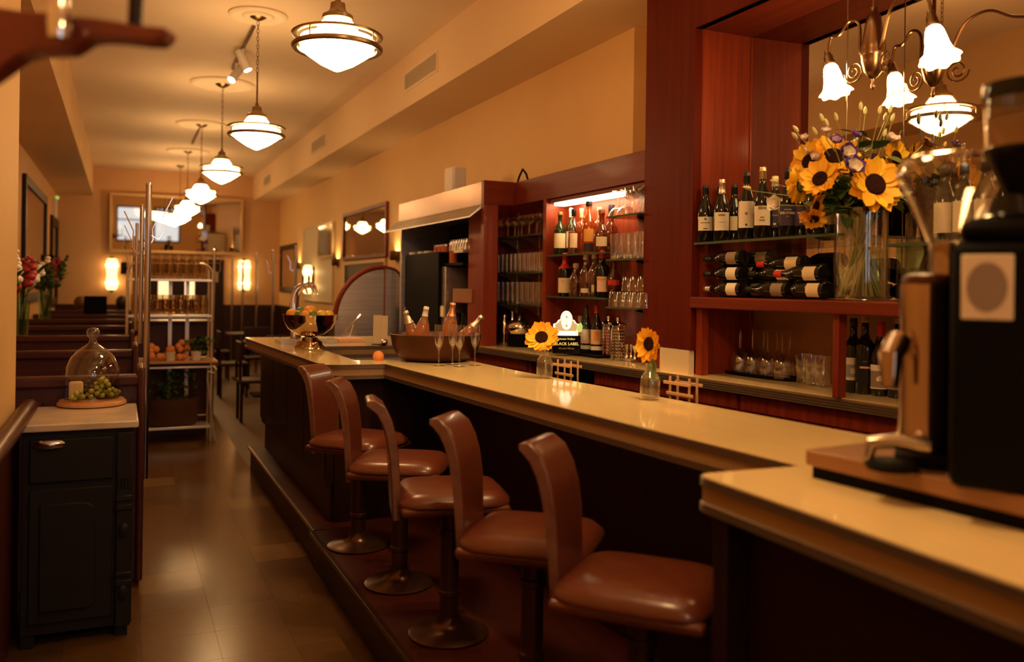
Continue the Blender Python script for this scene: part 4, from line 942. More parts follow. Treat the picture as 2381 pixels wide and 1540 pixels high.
# wine bottles on the ledge behind the grinder hopper (their white labels show through it)
for i, (px, lb) in enumerate(((2195, 'wine bottle with tall white label seen through the grinder hopper, nearer the vase'), (2240, 'wine bottle with tall white label seen through the grinder hopper'), (2290, 'wine bottle with tall white label at the rim of the grinder hopper'), (2335, 'wine bottle with white label beside the black grinder'))):
    p = on_shelf(px, XF + .16, 1.5245); bottle(lb, 'wine bottles on the ledge behind the grinders', (p.x, p.y, 1.75), 'burgundy', .30, .041, 'bottle_dark', 'capsule_black', .17, 'paper', (.12, .50), 2.2)
p = on_shelf(2265, XF + .16, 1.5245)
tag(MB().box(XF + .05, XM - .13, p.y - .34, p.y + .30, 1.738, 1.7495).build('glass_shelf', 'glass_shelf'), 'second alcove glass shelf with white-labelled bottles behind the grinders', 'shelf')
for yy in (p.y - .33, p.y + .29): tag(MB().box(XF + .10, XM - .15, yy - .004, yy + .004, 1.5235, 1.7375).build('glass_support', 'glass_green'), 'upright glass pane carrying the second alcove shelf on its %s side' % ('street' if yy < p.y else 'bouquet'), 'glass pane')
# ------------------------------------------------------------------ chandelier
ch_b = atd(2031, 96, 3.58)
ch = thing('chandelier', 'antique brass gasolier with curved arms and frosted tulip shades in the alcove', 'chandelier', (ch_b.x, ch_b.y, ZA))
zb = ch_b.z - ZA
MB().tube([(0, 0, 0), (0, 0, zb + .12)], .008, 8).build('stem', 'bronze', ch)
MB().lathe([(0, -.003), (.05, -.003), (.05, -.015), (.02, -.04), (0, -.045)], 20).build('ceiling_plate', 'bronze', ch)
MB().lathe([(.0, zb + .14), (.016, zb + .14), (.018, zb + .115), (.028, zb + .105), (.036, zb + .06), (.046, zb + .0), (.050, zb - .03), (.049, zb - .035), (.051, zb - .042), (.049, zb - .05), (.051, zb - .056), (.048, zb - .062), (.046, zb - .085), (.036, zb - .125), (.018, zb - .150), (.006, zb - .157), (.004, zb - .17), (.009, zb - .185), (.006, zb - .20), (0, zb - .205)], 28).build('urn_body', 'bronze', ch, ang=50)
emis('tulip_glow', (1, .62, .26), 34.0); emis('tulip_rim', (1, .62, .24), 2.4)
def tulip(parent, M):
    prof = [(.018, 0), (.022, -.006), (.030, -.02), (.036, -.05), (.040, -.08), (.048, -.11)]
    MB().lathe(prof, 24, M).build('shade', 'tulip_glow', parent, ang=60)
    vs = []; fs = []; n = 48
    for i in range(n):
        a = 2 * PI * i / n
        for k, (r_, z_) in enumerate(((.048, -.11), (.056, -.126), (.066, -.137))):
            w_ = (.5 + .5 * math.cos(a * 8)) * (0, .004, .010)[k]; vs.append(((r_ + w_ * .8) * math.cos(a), (r_ + w_ * .8) * math.sin(a), z_ - w_ * .6))
    for i in range(n):
        for k in range(2): fs.append((i * 3 + k, ((i + 1) % n) * 3 + k, ((i + 1) % n) * 3 + k + 1, i * 3 + k + 1))
    MB().add(vs, fs, M).build('shade_rim', 'tulip_rim', parent, ang=60)
def arm(tip, lean):
    """tip: socket position relative to the chandelier origin"""
    tip = Vector(tip); start = Vector((0, 0, zb - .045)); hv = Vector((tip.x, tip.y, 0)); L = hv.length; e = hv.normalized()
    pts = [start + e * .045, start + e * .07 + Vector((0, 0, .02)), start + e * (L * .30) + Vector((0, 0, .13)), start + e * (L * .52) + Vector((0, 0, .165)), start + e * (L * .74) + Vector((0, 0, .12)), tip - e * L * .06 + Vector((0, 0, .08)), tip]
    sm = []
    for i in range(len(pts) - 1):
        p0 = pts[max(0, i - 1)]; p1 = pts[i]; p2 = pts[i + 1]; p3 = pts[min(len(pts) - 1, i + 2)]
        for q in range(5):
            u = q / 5; sm.append(.5 * ((2 * p1) + (p2 - p0) * u + (2 * p0 - 5 * p1 + 4 * p2 - p3) * u * u + (3 * p1 - p0 - 3 * p2 + p3) * u ** 3))
    sm.append(tip)
    a = MB().tube(sm, .0065, 8).build('arm', 'bronze', ch)
    # scroll ornament below the arm
    spi = []
    c = start + e * .10 + Vector((0, 0, -.06))
    for i in range(26):
        g = i * .5; r_ = .008 + .0017 * i; spi.append(c + e * (r_ * math.cos(g)) + Vector((0, 0, r_ * math.sin(g))))
    MB().tube(spi, .0035, 6).build('scroll', 'bronze', a)
    d = (e * lean + Vector((0, 0, -1))).normalized(); M = T(tip) @ (-d).to_track_quat('Z', 'Y').to_matrix().to_4x4()
    MB().lathe([(0, .03), (.012, .03), (.014, .01), (.020, .0), (.020, -.02), (.026, -.03), (.026, -.04), (.022, -.045), (0, -.045)], 16, M).build('socket', 'brass_aged', a)
    tulip(a, M @ T(0, 0, -.035))
def rel(px, py, d): q = atd(px, py, d); return (q.x - ch_b.x, q.y - ch_b.y, q.z - ZA)
arm(rel(1926, 132, 3.80), -.28)
arm(rel(2166, 42, 3.16), .35)
# ================================================================== THINGS ON THE BAR
def on_bar(px, py): return atz(px, py, ZB)
# ---- fruit bowl
p = on_bar(720, 812); k = depth(p) / F
t = thing('punch_bowl', 'polished silver footed punch bowl heaped with citrus on the bar', 'bowl', p)
mat('silver', (.62, .48, .33), .06, metal=1.)
MB().lathe([(0, 0), (.105, 0), (.110, .008), (.106, .020), (.090, .030), (.086, .050), (.060, .066), (.052, .080), (.060, .086), (0, .086)], 36).build('foot', 'silver', t, ang=50)
MB().lathe([(0, .086), (.045, .088), (.10, .105), (.15, .145), (.178, .195), (.184, .235), (.188, .240), (.182, .240), (.172, .197), (.145, .15), (.10, .113), (.04, .098), (0, .096)], 44).build('basin', 'silver', t, ang=50)
fr = [('orange', 'orange_fruit', -.115, -.03, .045), ('lime', 'lime_fruit', -.05, -.09, .036), ('lime', 'lime_fruit', -.065, .0, .036), ('orange', 'orange_fruit', .01, -.06, .046), ('lime', 'lime_fruit', .045, -.12, .036),
      ('lemon', 'lemon_fruit', .09, -.06, .038), ('lemon', 'lemon_fruit', .13, .0, .036), ('orange', 'orange_fruit', -.01, .06, .045), ('lemon', 'lemon_fruit', .07, .06, .037), ('orange', 'orange_fruit', -.09, .08, .043), ('orange', 'orange_fruit', .0, -.125, .038)]
flab = {'orange': 'orange among limes and lemons in the silver punch bowl', 'lime': 'green lime resting in the silver punch bowl', 'lemon': 'yellow lemon in the silver punch bowl'}
for nm, m_, dx, dy, r_ in fr:
    d = Vector((RX * dx - FX * dy * -1 * 0, 0)); wx = RX * dx + FX * dy; wy = RY * dx + FY * dy
    rr = math.hypot(dx, dy); z = .228 + (.03 if rr < .08 else .008)
    o = MB().sphere((0, 0, 0), r_, 18, 12, 1.18 if nm == 'lemon' else 1, 1, .95).build(nm, m_, None, loc=(p.x + wx, p.y + wy, ZB + z), rot=(0, .2, random.random() * 3))
    tag(o, flab[nm], 'fruit', nm + 's in the punch bowl')
# ---- copper tub with bottles
p = on_bar(1013, 838); D = depth(p)
t = thing('copper_tub', 'wide dark copper tub holding bottles of sparkling wine on the bar', 'tub', p)
MB().lathe([(0, .004), (.175, .004), (.205, .012), (.235, .035), (.262, .09), (.275, .155), (.280, .160), (.276, .163), (.270, .158), (.255, .09), (.228, .042), (.20, .022), (0, .014)], 48).build('tub_body', 'copper_dark', t, ang=50)
mat('ice', (.45, .40, .35), .25, c2=(.25, .2, .16), nscale=(30, 30, 30), bump=1.)
MB().lathe([(0, .112), (.257, .108)], 40).build('ice_bed', 'ice', t)
def leaning(px_top, py_top, px_b, cap, lab, label, h, dd=0., kind='champagne', cl=.30):
    top = atd(px_top, py_top, D + dd); b = atd(px_b, 790, D + dd); ax = (top - b).normalized(); base = top - ax * h
    q = ax.to_track_quat('Z', 'Y').to_euler()
    bottle(label, 'sparkling wine bottles in the copper tub', base, kind, h, .043, 'glass_rose', cap, cl, None, rot=q, name='sparkling_wine_bottle', fill=('glass_rose', .62))
leaning(942, 723, 965, 'foil_silver', None, 'rose sparkling wine with silver foil, leaning away over the tub rim', .27, .05)
leaning(992, 713, 978, 'paper', None, 'rose wine bottle with a plain white capsule in the copper tub', .27, -.06, 'burgundy', .22)
leaning(1054, 703, 1043, 'foil_pink', None, 'rose sparkling wine with pink foil neck in the copper tub', .285, .0)
leaning(1122, 735, 1075, 'foil_silver', None, 'rose sparkling wine with silver foil leaning out past the flutes', .29, .10)
for px, py in ((1020, 852), (1052, 849), (1068, 854), (1104, 851)):
    glass('flute', on_bar(px, py), 'empty champagne flute in front of the copper tub', 'champagne flutes by the copper tub', sc=1.04)
# ---- sunflowers
def petal_mesh(name, L, W, m, curl=.25):
    vs = []; fs = []; n = 6
    for i in range(n + 1):
        u = i / n; w_ = W * (math.sin(PI * min(1, u * .92 + .08)) ** .75) * (1 if u < 1 else .05); z = curl * L * (u ** 2) * (1 - .4 * u)
        vs += [(L * u, -w_, z + .12 * w_), (L * u, 0, z - .10 * w_), (L * u, w_, z + .12 * w_)]
    for i in range(n):
        a = i * 3; fs += [(a, a + 3, a + 4, a + 1), (a + 1, a + 4, a + 5, a + 2)]
    return MB().add(vs, fs).mesh(name, m, ang=70)
PET = [petal_mesh('petal', .040, .0128, 'petal', .25), petal_mesh('petal', .038, .0125, 'petal_bright', .38), petal_mesh('petal', .036, .0132, 'petal', .05)]
def sunflower(label, group, c, face, R, stem_pts, n=17, seed=0, leaf=False):
    """c: centre of the flower head; face: direction it looks; R: overall radius"""
    rnd = random.Random(seed); f = Vector(face).normalized(); q = f.to_track_quat('Z', 'Y')
    t = thing('sunflower', label, 'sunflower', c, group=group); t.rotation_euler = q.to_euler()
    rd = R * .37; s = (R - rd * .8) / .040
    MB().lathe([(0, .003), (rd * .5, .006), (rd * .85, .006), (rd, 0), (rd * .9, -.010), (0, -.014)], 20).build('seed_disc', 'seed_disc', t)
    for ring in range(2):
        for i in range(n):
            a = 2 * PI * (i + .5 * ring + rnd.uniform(-.2, .2)) / n
            o = bpy.data.objects.new('petal', PET[rnd.choice([0, 0, 1, 2]) if ring == 0 else rnd.choice([0, 1])]); COL.objects.link(o); o.parent = t
            o.location = (rd * .78 * math.cos(a), rd * .78 * math.sin(a), -.004 - .004 * ring); sc = s * rnd.uniform(.86, 1.1) * (1 if ring == 0 else .96)
            o.scale = (sc, sc * 1.0, sc); o.rotation_euler = (rnd.uniform(-.3, .3), rnd.uniform(-.35, .15), a)
    sp_ = MB()
    for i in range(12):
        a = 2 * PI * i / 12; sp_.add([(rd * .3 * math.cos(a - .3), rd * .3 * math.sin(a - .3), -.014), (rd * .3 * math.cos(a + .3), rd * .3 * math.sin(a + .3), -.014), (rd * 1.35 * math.cos(a), rd * 1.35 * math.sin(a), -.012)], [(0, 1, 2)])
    sp_.lathe([(0, -.024), (rd * .4, -.020), (rd * .8, -.013), (rd * .8, -.011), (0, -.012)], 14)
    o = sp_.build('calyx', 'leaf_light', t); o['kind'] = 'stuff'
    Mi = (T(c) @ q.to_matrix().to_4x4()).inverted()
    pts = [Vector((0, 0, -.018)), Vector((0, 0, -.05))] + [Mi @ Vector(x) for x in stem_pts]
    MB().tube(pts, .0042, 7).build('stem', 'stem', t)
    return t
def leaf_mesh(name, L, W, m):
    vs = []; fs = []; n = 6
    for i in range(n + 1):
        u = i / n; w_ = W * math.sin(PI * u) ** .8 * (1 - .25 * u); z = -.25 * L * u * u
        vs += [(L * u, -w_, z + .2 * w_), (L * u, 0, z), (L * u, w_, z + .2 * w_)]
    for i in range(n):
        a = i * 3; fs += [(a, a + 3, a + 4, a + 1), (a + 1, a + 4, a + 5, a + 2)]
    return MB().add(vs, fs).mesh(name, m, ang=70)
LEAF = {m: leaf_mesh('leaf', .06, .016, m) for m in ('leaf', 'leaf_light')}
tocam = lambda p, up=0., side=0.: Vector((-FX - RX * -side, -FY - RY * -side, up))
def bottle_vase(px, py, cpx, cpy, face, R, lbl_v, lbl_f, seed, h=.15):
    b = on_bar(px, py); t = thing('bud_vase', lbl_v, 'vase', b)
    MB().lathe([(0, .003), (.036, .003), (.040, .010), (.041, .075), (.034, .098), (.020, .115), (.017, .135), (.020, .140), (.021, .150), (.018, .150), (.015, .135), (.018, .115), (.032, .097), (.0385, .074), (.0375, .012), (0, .010)], 24).build('vase_glass', 'glass', t, ang=60)
    MB().lathe([(0, .012), (.036, .012), (.037, .055), (0, .055)], 20).build('water', 'glass_water', t)
    c = atd(cpx, cpy, depth(b) - .01)
    sunflower(lbl_f, 'sunflowers in bud vases on the bar', c, face(c), R, [b + Vector((0, 0, .15)), b + Vector((.01, .005, .02))], seed=seed)
    return b, c
b1, c1_ = bottle_vase(1266, 880, 1259, 784, lambda c: tocam(c, .55, -.15), .088, 'clear bottle vase with one sunflower on the bar, nearer the copper tub', 'orange sunflower tilted upwards in the bud vase nearer the copper tub', 3)
b2, c2_ = bottle_vase(1511, 930, 1508, 800, lambda c: tocam(c, .10, -1.6), .078, 'clear bottle vase with one sunflower on the bar, opposite the column', 'orange sunflower turned sideways in the bud vase opposite the column', 5)
for (bb_, c_, lab_) in ((b2, c2_, 'drooping green leaf on the sideways sunflower stem'),):
    for i in range(2):
        o = bpy.data.objects.new('sunflower_leaf', LEAF['leaf_light']); COL.objects.link(o); o.location = c_ + Vector((.012, -.01, -.06 - .015 * i)); o.rotation_euler = (.4, 1.2 + .3 * i, 1.0 + .9 * i); o.scale = (1.3, 1.5, 1.3)
        tag(o, lab_, 'leaf', 'leaves of the sideways sunflower')
in0, in1 = Vector(i_far), Vector(i_near); idr = (in1 - in0).normalized(); inn = Vector((-idr.y, idr.x)); inn = inn if inn.x > 0 else -inn
ZR = ZB - .10
sq = [in0 + idr * .1 + inn * .012, in1 - idr * .1 + inn * .012, in1 - idr * .1 + inn * .17, in0 + idr * .1 + inn * .17]
tag(MB().prism([tuple(q) for q in sq], ZR - .02, ZR).build('speed_shelf', 'black'), 'narrow dark working shelf behind the bar top', 'shelf')
def slat_rack(px, py, label):
    q = atz(px, py, ZB); u = (Vector((q.x, q.y)) - in0).dot(idr); p = in0 + idr * u + inn * .075
    t = thing('slat_rack', label, 'rack', (p.x, p.y, ZR + .0005), math.atan2(idr.y, idr.x))
    for i in range(4): MB().box(-.095 if i % 2 else -.075, .075 if i % 2 else .09, -.030, -.024, .022 + i * .043, .036 + i * .043).build('slat', 'light_wood', t, .002)
    MB().box(-.085, .085, .024, .030, .15, .164).build('slat', 'light_wood', t, .002)
    for x in (-.06, .06):
        for y in (-.0235, .0175): MB().box(x - .005, x + .005, y, y + .006, 0, .185).build('upright', 'light_wood', t, .001)
    MB().box(-.06, .06, -.016, .016, 0, .006).build('base_slat', 'light_wood', t)
slat_rack(1262, 880, 'small pale wooden slat rack behind the bud vase nearer the copper tub')
slat_rack(1520, 930, 'small pale wooden slat rack behind the bud vase opposite the column')
# ---- far bar: beer tower, trays, cards
tb = atz(697, 795, ZB)
t = thing('beer_tower', 'curved chrome beer tower with three taps behind the punch bowl', 'beer tower', tb)
D2 = depth(tb)
def rl(px, py): q = atd(px, py, D2); return Vector((q.x - tb.x, q.y - tb.y, q.z - tb.z))
pts = [rl(687, 795), rl(686, 740), rl(684, 705), rl(690, 678), rl(708, 664), rl(730, 664)]
sm = []
for i in range(len(pts) - 1):
    p0_ = pts[max(0, i - 1)]; p1_ = pts[i]; p2_ = pts[i + 1]; p3_ = pts[min(len(pts) - 1, i + 2)]
    for q in range(5):
        u = q / 5; sm.append(.5 * ((2 * p1_) + (p2_ - p0_) * u + (2 * p0_ - 5 * p1_ + 4 * p2_ - p3_) * u * u + (3 * p1_ - p0_ - 3 * p2_ + p3_) * u ** 3))
sm.append(pts[-1]); MB().tube(sm, [.042 - .018 * i / len(sm) for i in range(len(sm))], 18).build('column', 'chrome', t)
for i, px in enumerate((702, 716, 725)):
    a = rl(px, 664) + Vector((-.0, -.03, 0))
    tp_ = MB().tube([a + Vector((0, .01, .02)), a + Vector((.015, -.03, -.01)), a + Vector((.03, -.05, -.07))], [.010, .010, .007], 10).build('tap', 'chrome', t)
    MB().lathe([(0, .0), (.006, 0), (.009, .03), (.005, .05), (0, .055)], 10, T(a + Vector((.0, -.005, .025)))).build('tap_handle', 'bronze', tp_)
MB().lathe([(0, 0), (.06, 0), (.06, .01), (.045, .02), (0, .02)], 24, T(rl(687, 795))).build('base_flange', 'chrome', t)
def tray_box(name, px0, px1, py0, py1, label, h=.03, m='steel'):
    a = on_bar(px0, py1); b = on_bar(px1, py1); c = on_bar(px0, py0)
    y1 = c.y
    t = thing(name, label, 'tray', (a.x, a.y, ZB)); L = b.x - a.x; W_ = min(.3, max(.06, y1 - a.y))
    MB().box(0, L, 0, W_, 0, .006).build('pan', m, t)
    for e in ((0, L, 0, .006, .006, h), (0, L, W_ - .006, W_, .006, h), (0, .006, .006, W_ - .006, .006, h), (L - .006, L, .006, W_ - .006, .006, h)): MB().box(*e).build('rim', m, t)
tray_box('drip_tray', 654, 694, 793, 803, 'low steel drip tray on the aisle side of the punch bowl')
tray_box('drip_tray', 758, 786, 787, 800, 'low steel drip tray between punch bowl and chopping block')
a = on_bar(788, 797)
tag(MB().box(0, .21, 0, .20, 0, .028, T(a)).build('cutting_board', 'paper_pink', None, .004), 'pale chopping block beside the steel arch panel', 'chopping board')
t = thing('acrylic_stand', 'tilted clear acrylic menu stand in front of the steel arch', 'stand', on_bar(792, 788))
MB().box(-.10, .14, -.002, .002, 0, .20, rotm('Y', .0) @ rotm('X', -.2)).build('sheet', 'glass', t)
MB().tube([(-.02, -.05, .0), (.16, -.02, .20)], .005, 6).build('strut', 'chrome', t)
MB().tube([(.08, .05, .0), (.10, -.02, .12)], .004, 6).build('strut', 'chrome', t)
cd = on_bar(880, 803)
t = thing('menu_card', 'two tall cream menu cards clipped upright near the copper tub', 'menu', cd)
KD = depth(cd) / F
MB().box(-13 * KD, 6 * KD, -.002, .002, .0, 70 * KD, rotm('Z', -TH) @ rotm('X', -.06)).build('front_card', 'paper_cream', t)
MB().box(4 * KD, 20 * KD, .012, .016, .01, 69 * KD, rotm('Z', -TH) @ rotm('X', -.06)).build('rear_card', 'paper_cream', t)
MB().box(-14 * KD, 18 * KD, -.03, .03, 0, .012, rotm('Z', -TH)).build('holder', 'chrome', t)
o = tag(MB().sphere((0, 0, .0), .028, 16, 10).build('tea_ball', 'chrome', None, loc=tuple(on_bar(893, 806) + Vector((0, 0, .028)))), 'small shiny steel ball at the foot of the menu cards', 'steel ball')
# well behind the bar return with black machine and a peach
wl = bb
yw0, yw1 = f_in[1] + .275, 6.235
MB().box(1.30, 1.95, yw0, yw1, .60, .61).build('well_floor', 'black', wl)
MB().box(1.30, 2.0, yw1, yw1 + .012, .60, ZB - .088).build('well_back', 'steel', wl)
bm_p = Vector((1.62, yw0 + .32, .0))
t = thing('card_reader', 'black bar machine with a tiny red light in the well', 'machine', (1.66, yw0 + .30, .612), -.3)
MB().box(-.16, .16, -.12, .12, 0, .40).build('casing', 'black_gloss', t, .02)
emis('red_led', (1, .05, .03), 6)
MB().sphere((-.10, -.122, .36), .005, 8, 6).build('indicator_lamp', 'red_led', t)
pc = atd(880, 829, 5.15)
o = MB().sphere((0, 0, 0), .034, 18, 12).build('peach', 'peach_fruit', None, loc=(pc.x, pc.y, ZB + .03)); o.location = tuple(atd(880, 829, depth((pc.x, pc.y)))); tag(o, 'single peach lying behind the bar return next to the copper tub', 'fruit')
tag(MB().box(-.10, .12, -.05, .06, 0, .02).build('peach_saucer', 'black', None, .004, loc=(pc.x, pc.y, o.location.z - .055)), 'small black ledge tray under the single peach', 'tray')
# ---- steel arch partition and kitchen equipment
YA = 8.05
xa, xb = aty(780, 700, YA).x, aty(928, 700, YA).x; zt2 = aty(885, 622, YA).z; za = aty(780, 745, YA).z
t = thing('arch_partition', 'arched brushed steel partition with a wooden rim beside the kitchen', 'partition')
xt = aty(893, 620, YA).x
cur = [(xa + (xt - xa) * (1 - math.cos(a)), za + (zt2 - za) * math.sin(a)) for a in [PI / 2 * i / 16 for i in range(17)]]
XZ = Matrix(((1, 0, 0, 0), (0, 0, 1, 0), (0, 1, 0, 0), (0, 0, 0, 1)))
MB().prism([(xa, 0)] + cur + [(xt, 0)], YA, YA + .03, M=XZ).build('steel_panel', 'steel', t)
cur2 = [(xt + .012 + (xb - xt) * math.sin(a), zt2 - (zt2 - aty(925, 645, YA).z) * (1 - math.cos(a))) for a in [PI / 2 * i / 8 for i in range(9)]]
MB().prism([(xt + .012, 0)] + cur2 + [(xb + .012, 0)], YA + .01, YA + .03, M=XZ).build('steel_panel', 'steel', t)
MB().box(xt, xt + .012, YA - .012, YA + .03, 0, zt2 + .02).build('corner_strip', 'mahogany_z', t)
MB().tube([(x, YA + .012, z) for x, z in cur], .026, 8).build('wooden_rim', 'mahogany_x', t)
MB().tube([(x, YA + .02, z) for x, z in cur2], .016, 8).build('wooden_rim', 'mahogany_x', t)
t = thing('black_fridge', 'tall black cabinet with a bright steel edge strip under the hood', 'fridge')
zf = atx(970, 590, XH).z; yf1 = atx(940, 700, XH).y; yf0 = atx(1016, 700, XH).y
MB().box(XH + .01, XW - .06, yf0, yf1, 0, zf).build('casing', 'black', t, .006)
MB().box(XH - .03, XH + .005, yf1 + .005, yf1 + .05, 0, zf + .005).build('edge_strip', 'steel', t)
for i, (px, py) in enumerate(((965, 585), (985, 584), (1000, 584))):
    q = atx(px, py, XH + .10); tag(MB().lathe([(0, 0), (.05, 0), (.055, .02), (.03, .024), (0, .02)], 16).build('white_dish', 'ceramic', None, loc=(q.x, q.y, zf + .001)), 'small white dish on top of the black cabinet', 'dish', 'white dishes on the black cabinet')
# kitchen shelf with canisters and glasses
zk1 = atx(1060, 611, XH + .05).z; ys0 = YN + .05
tag(MB().box(XH + .05, XW - .06, ys0, yf0 - .01, zk1 - .02, zk1).build('kitchen_shelf', 'black'), 'dark kitchen shelf carrying orange canisters', 'shelf')
for i, px in enumerate((1018, 1028, 1037, 1054)):
    q = atx(px, 600, XH + .10); t = thing('canister', 'orange-red canister with shiny lid on the dark kitchen shelf', 'canister', (q.x, q.y, zk1 + .0005), 0, 'canisters on the kitchen shelf')
    MB().lathe([(0, 0), (.034, 0), (.034, .15), (0, .15)], 20).build('tin', 'red_tin', t) if 'red_tin' in MATS else None
    if 'red_tin' not in MATS: mat('red_tin', (.50, .10, .03), .3); MB().lathe([(0, 0), (.034, 0), (.034, .15), (0, .15)], 20).build('tin', 'red_tin', t)
    MB().lathe([(0, .151), (.036, .151), (.036, .165), (.01, .17), (0, .17)], 20).build('lid', 'chrome', t)
zk2 = atx(1085, 580, XH + .05).z
tag(MB().box(XH + .05, XW - .06, ys0, atx(1055, 580, XH + .05).y, zk2 - .02, zk2).build('kitchen_shelf', 'steel'), 'steel kitchen shelf carrying upturned tumblers next to the mahogany end panel', 'shelf')
for i in range(7): 
    q = atx(1056 + i * 6, 570, XH + .09); glass('tumbler', (q.x, q.y, zk2 + .0005), 'upturned tumbler on the steel kitchen shelf', 'tumblers on the kitchen shelf', flip=True)
def keq(px0, px1, py0, py1, x, dx): a = atx(px0, py1, x); b = atx(px1, py0, x); return (x, x + dx, min(a.y, b.y), max(a.y, b.y), ZK, b.z)
t = thing('coffee_urn', 'tall steel coffee dispenser with control panel under the kitchen shelf', 'coffee machine')
e = list(keq(1013, 1036, 622, 795, XH + .04, .25)); MB().box(e[0], e[1], e[2], e[3], ZK + .001, zk1 - .03).build('casing', 'steel', t, .004)
q = atx(1024, 725, XH + .04); MB().box(XH + .030, XH + .04, e[2] + .01, e[3] - .01, q.z - .04, q.z + .05).build('control_panel', 'cream', t); MB().sphere((XH + .03, (e[2] + e[3]) / 2, q.z), .008, 10, 6).build('indicator_lamp', 'red_led', t)
t = thing('brewer_box', 'dark brown boxy brewer with two black jugs below it', 'coffee machine')
e = list(keq(1052, 1097, 672, 705, XH + .08, .25)); za_ = atx(1085, 705, XH + .08).z; zb_ = atx(1085, 672, XH + .08).z
MB().box(e[0], e[1], e[2], e[3], za_, zb_).build('brew_head', 'warm_board', t, .004); MB().box(e[0] + .12, e[1], e[2], e[3], ZK + .001, za_).build('brew_back', 'black', t)
for i, px in enumerate((1066, 1086)):
    q = atx(px, 780, XH + .13); t = thing('coffee_jug', 'black coffee jug under the boxy brewer', 'jug', (q.x, q.y, ZK + .001), 0, 'coffee jugs under the brewer')
    MB().lathe([(0, 0), (.055, 0), (.06, .02), (.058, .12), (.045, .19), (.05, .22), (0, .22)], 20).build('jug_body', 'black_gloss', t, ang=60)
    MB().tube([(0, -.055, .18), (0, -.10, .16), (0, -.10, .08), (0, -.06, .05)], .008, 8).build('handle', 'black', t)
q = atx(1094, 690, XH + .07); bottle('small white plastic bottle by the mahogany end panel', 'bottles by the brewer', (q.x + .04, q.y + .05, zb_ + .001), 'whisky', .11, .018, 'white', None, name='plastic_bottle')
# speaker and cable on the cornice
a = atx(1058, 447, XH + .12)
t = thing('wall_speaker', 'white box speaker standing on top of the kitchen hood', 'speaker', (XH + .12, a.y, ZT - .003), .15)
MB().box(-.06, .06, -.085, .085, 0, .22).build('cabinet', 'white', t, .015); MB().box(-.064, -.06, -.07, .07, .015, .205).build('grille', 'ceramic', t, .002)
c = atx(1215, 425, XF + .05)
tag(MB().tube([(c.x, c.y + .10, ZT - .004), (c.x, c.y + .06, ZT + .05), (c.x, c.y, ZT + .10), (c.x, c.y - .06, ZT + .06), (c.x, c.y - .10, ZT - .0)], .008, 8).build('cable_loop', 'black'), 'loop of black cable sticking up above the cornice', 'cable')
# ================================================================== BOUQUET
vb = atx(2000, 690, XF + .13); vb = Vector((vb.x, vb.y, 1.5235)); DV = depth(vb); KV = DV / F
t = thing('flower_vase', 'tall clear glass vase full of stems and water on the alcove ledge', 'vase', vb); VASE = t
HV = 213 * KV; RV = 59 * KV
MB().lathe([(0, .002), (RV - .004, .002), (RV, .006), (RV, HV), (RV - .004, HV), (RV - .004, .014), (0, .012)], 36).build('vase_glass', 'glass', t, ang=60)
MB().lathe([(0, .015), (RV - .005, .015), (RV - .005, HV * .80), (0, HV * .80)], 32).build('water', 'glass_water', t, ang=60)
mouth = vb + Vector((0, 0, HV))
rv = random.Random(11)
def stem_to(c):
    a = rv.uniform(0, 2 * PI); r_ = RV * .6 * rv.random() ** .5; b = mouth + Vector((r_ * math.cos(a), r_ * math.sin(a), -.01))
    a2 = a + PI + rv.uniform(-.8, .8); f_ = vb + Vector((RV * .8 * math.cos(a2), RV * .8 * math.sin(a2), .02))
    return [b.lerp(Vector(c), .35) + Vector((0, 0, .01)), b, f_]
def at_v(px, py, dd=0.): return atd(px, py, DV + dd)
G7 = 'sunflowers in the alcove bouquet'
SF = [(2036, 428, -.10, (.25, -.15), 62, 'large sunflower facing out at the side of the bouquet towards the grinder'),
      (1940, 362, .02, (.65, .10), 58, 'sunflower tipped upwards at the top of the bouquet behind purple blooms'),
      (1906, 415, -.08, (.45, .95), 44, 'sunflower with a leaf across its centre low in the bouquet'),
      (1880, 376, .0, (.10, 1.3), 44, 'sunflower turned away to the wall at the bouquet edge'),
      (1858, 432, .02, (.0, -3.2), 42, 'sunflower seen from behind with green calyx, beside the wine bottles'),
      (2085, 366, .04, (.15, -.6), 42, 'small sunflower at the back of the bouquet by the mirror'),
      (1897, 482, -.08, (-.5, -1.2), 36, 'drooping sunflower hanging over the vase rim'),
      (1893, 510, -.07, (-1.4, .3), 28, 'lowest drooping sunflower hanging head down beside the vase')]
for i, (px, py, dd, (up, side), R_, lb) in enumerate(SF):
    c = at_v(px, py, dd - .05); f = Vector((-FX, -FY, up)) + Vector((RX, RY, 0)) * -side if side < 2 and side > -3 else Vector((FX, FY, .1)) + Vector((-RX, -RY, 0)) * .8
    sunflower(lb, G7, c, f, R_ * KV * 1.1, stem_to(c), n=15, seed=20 + i)
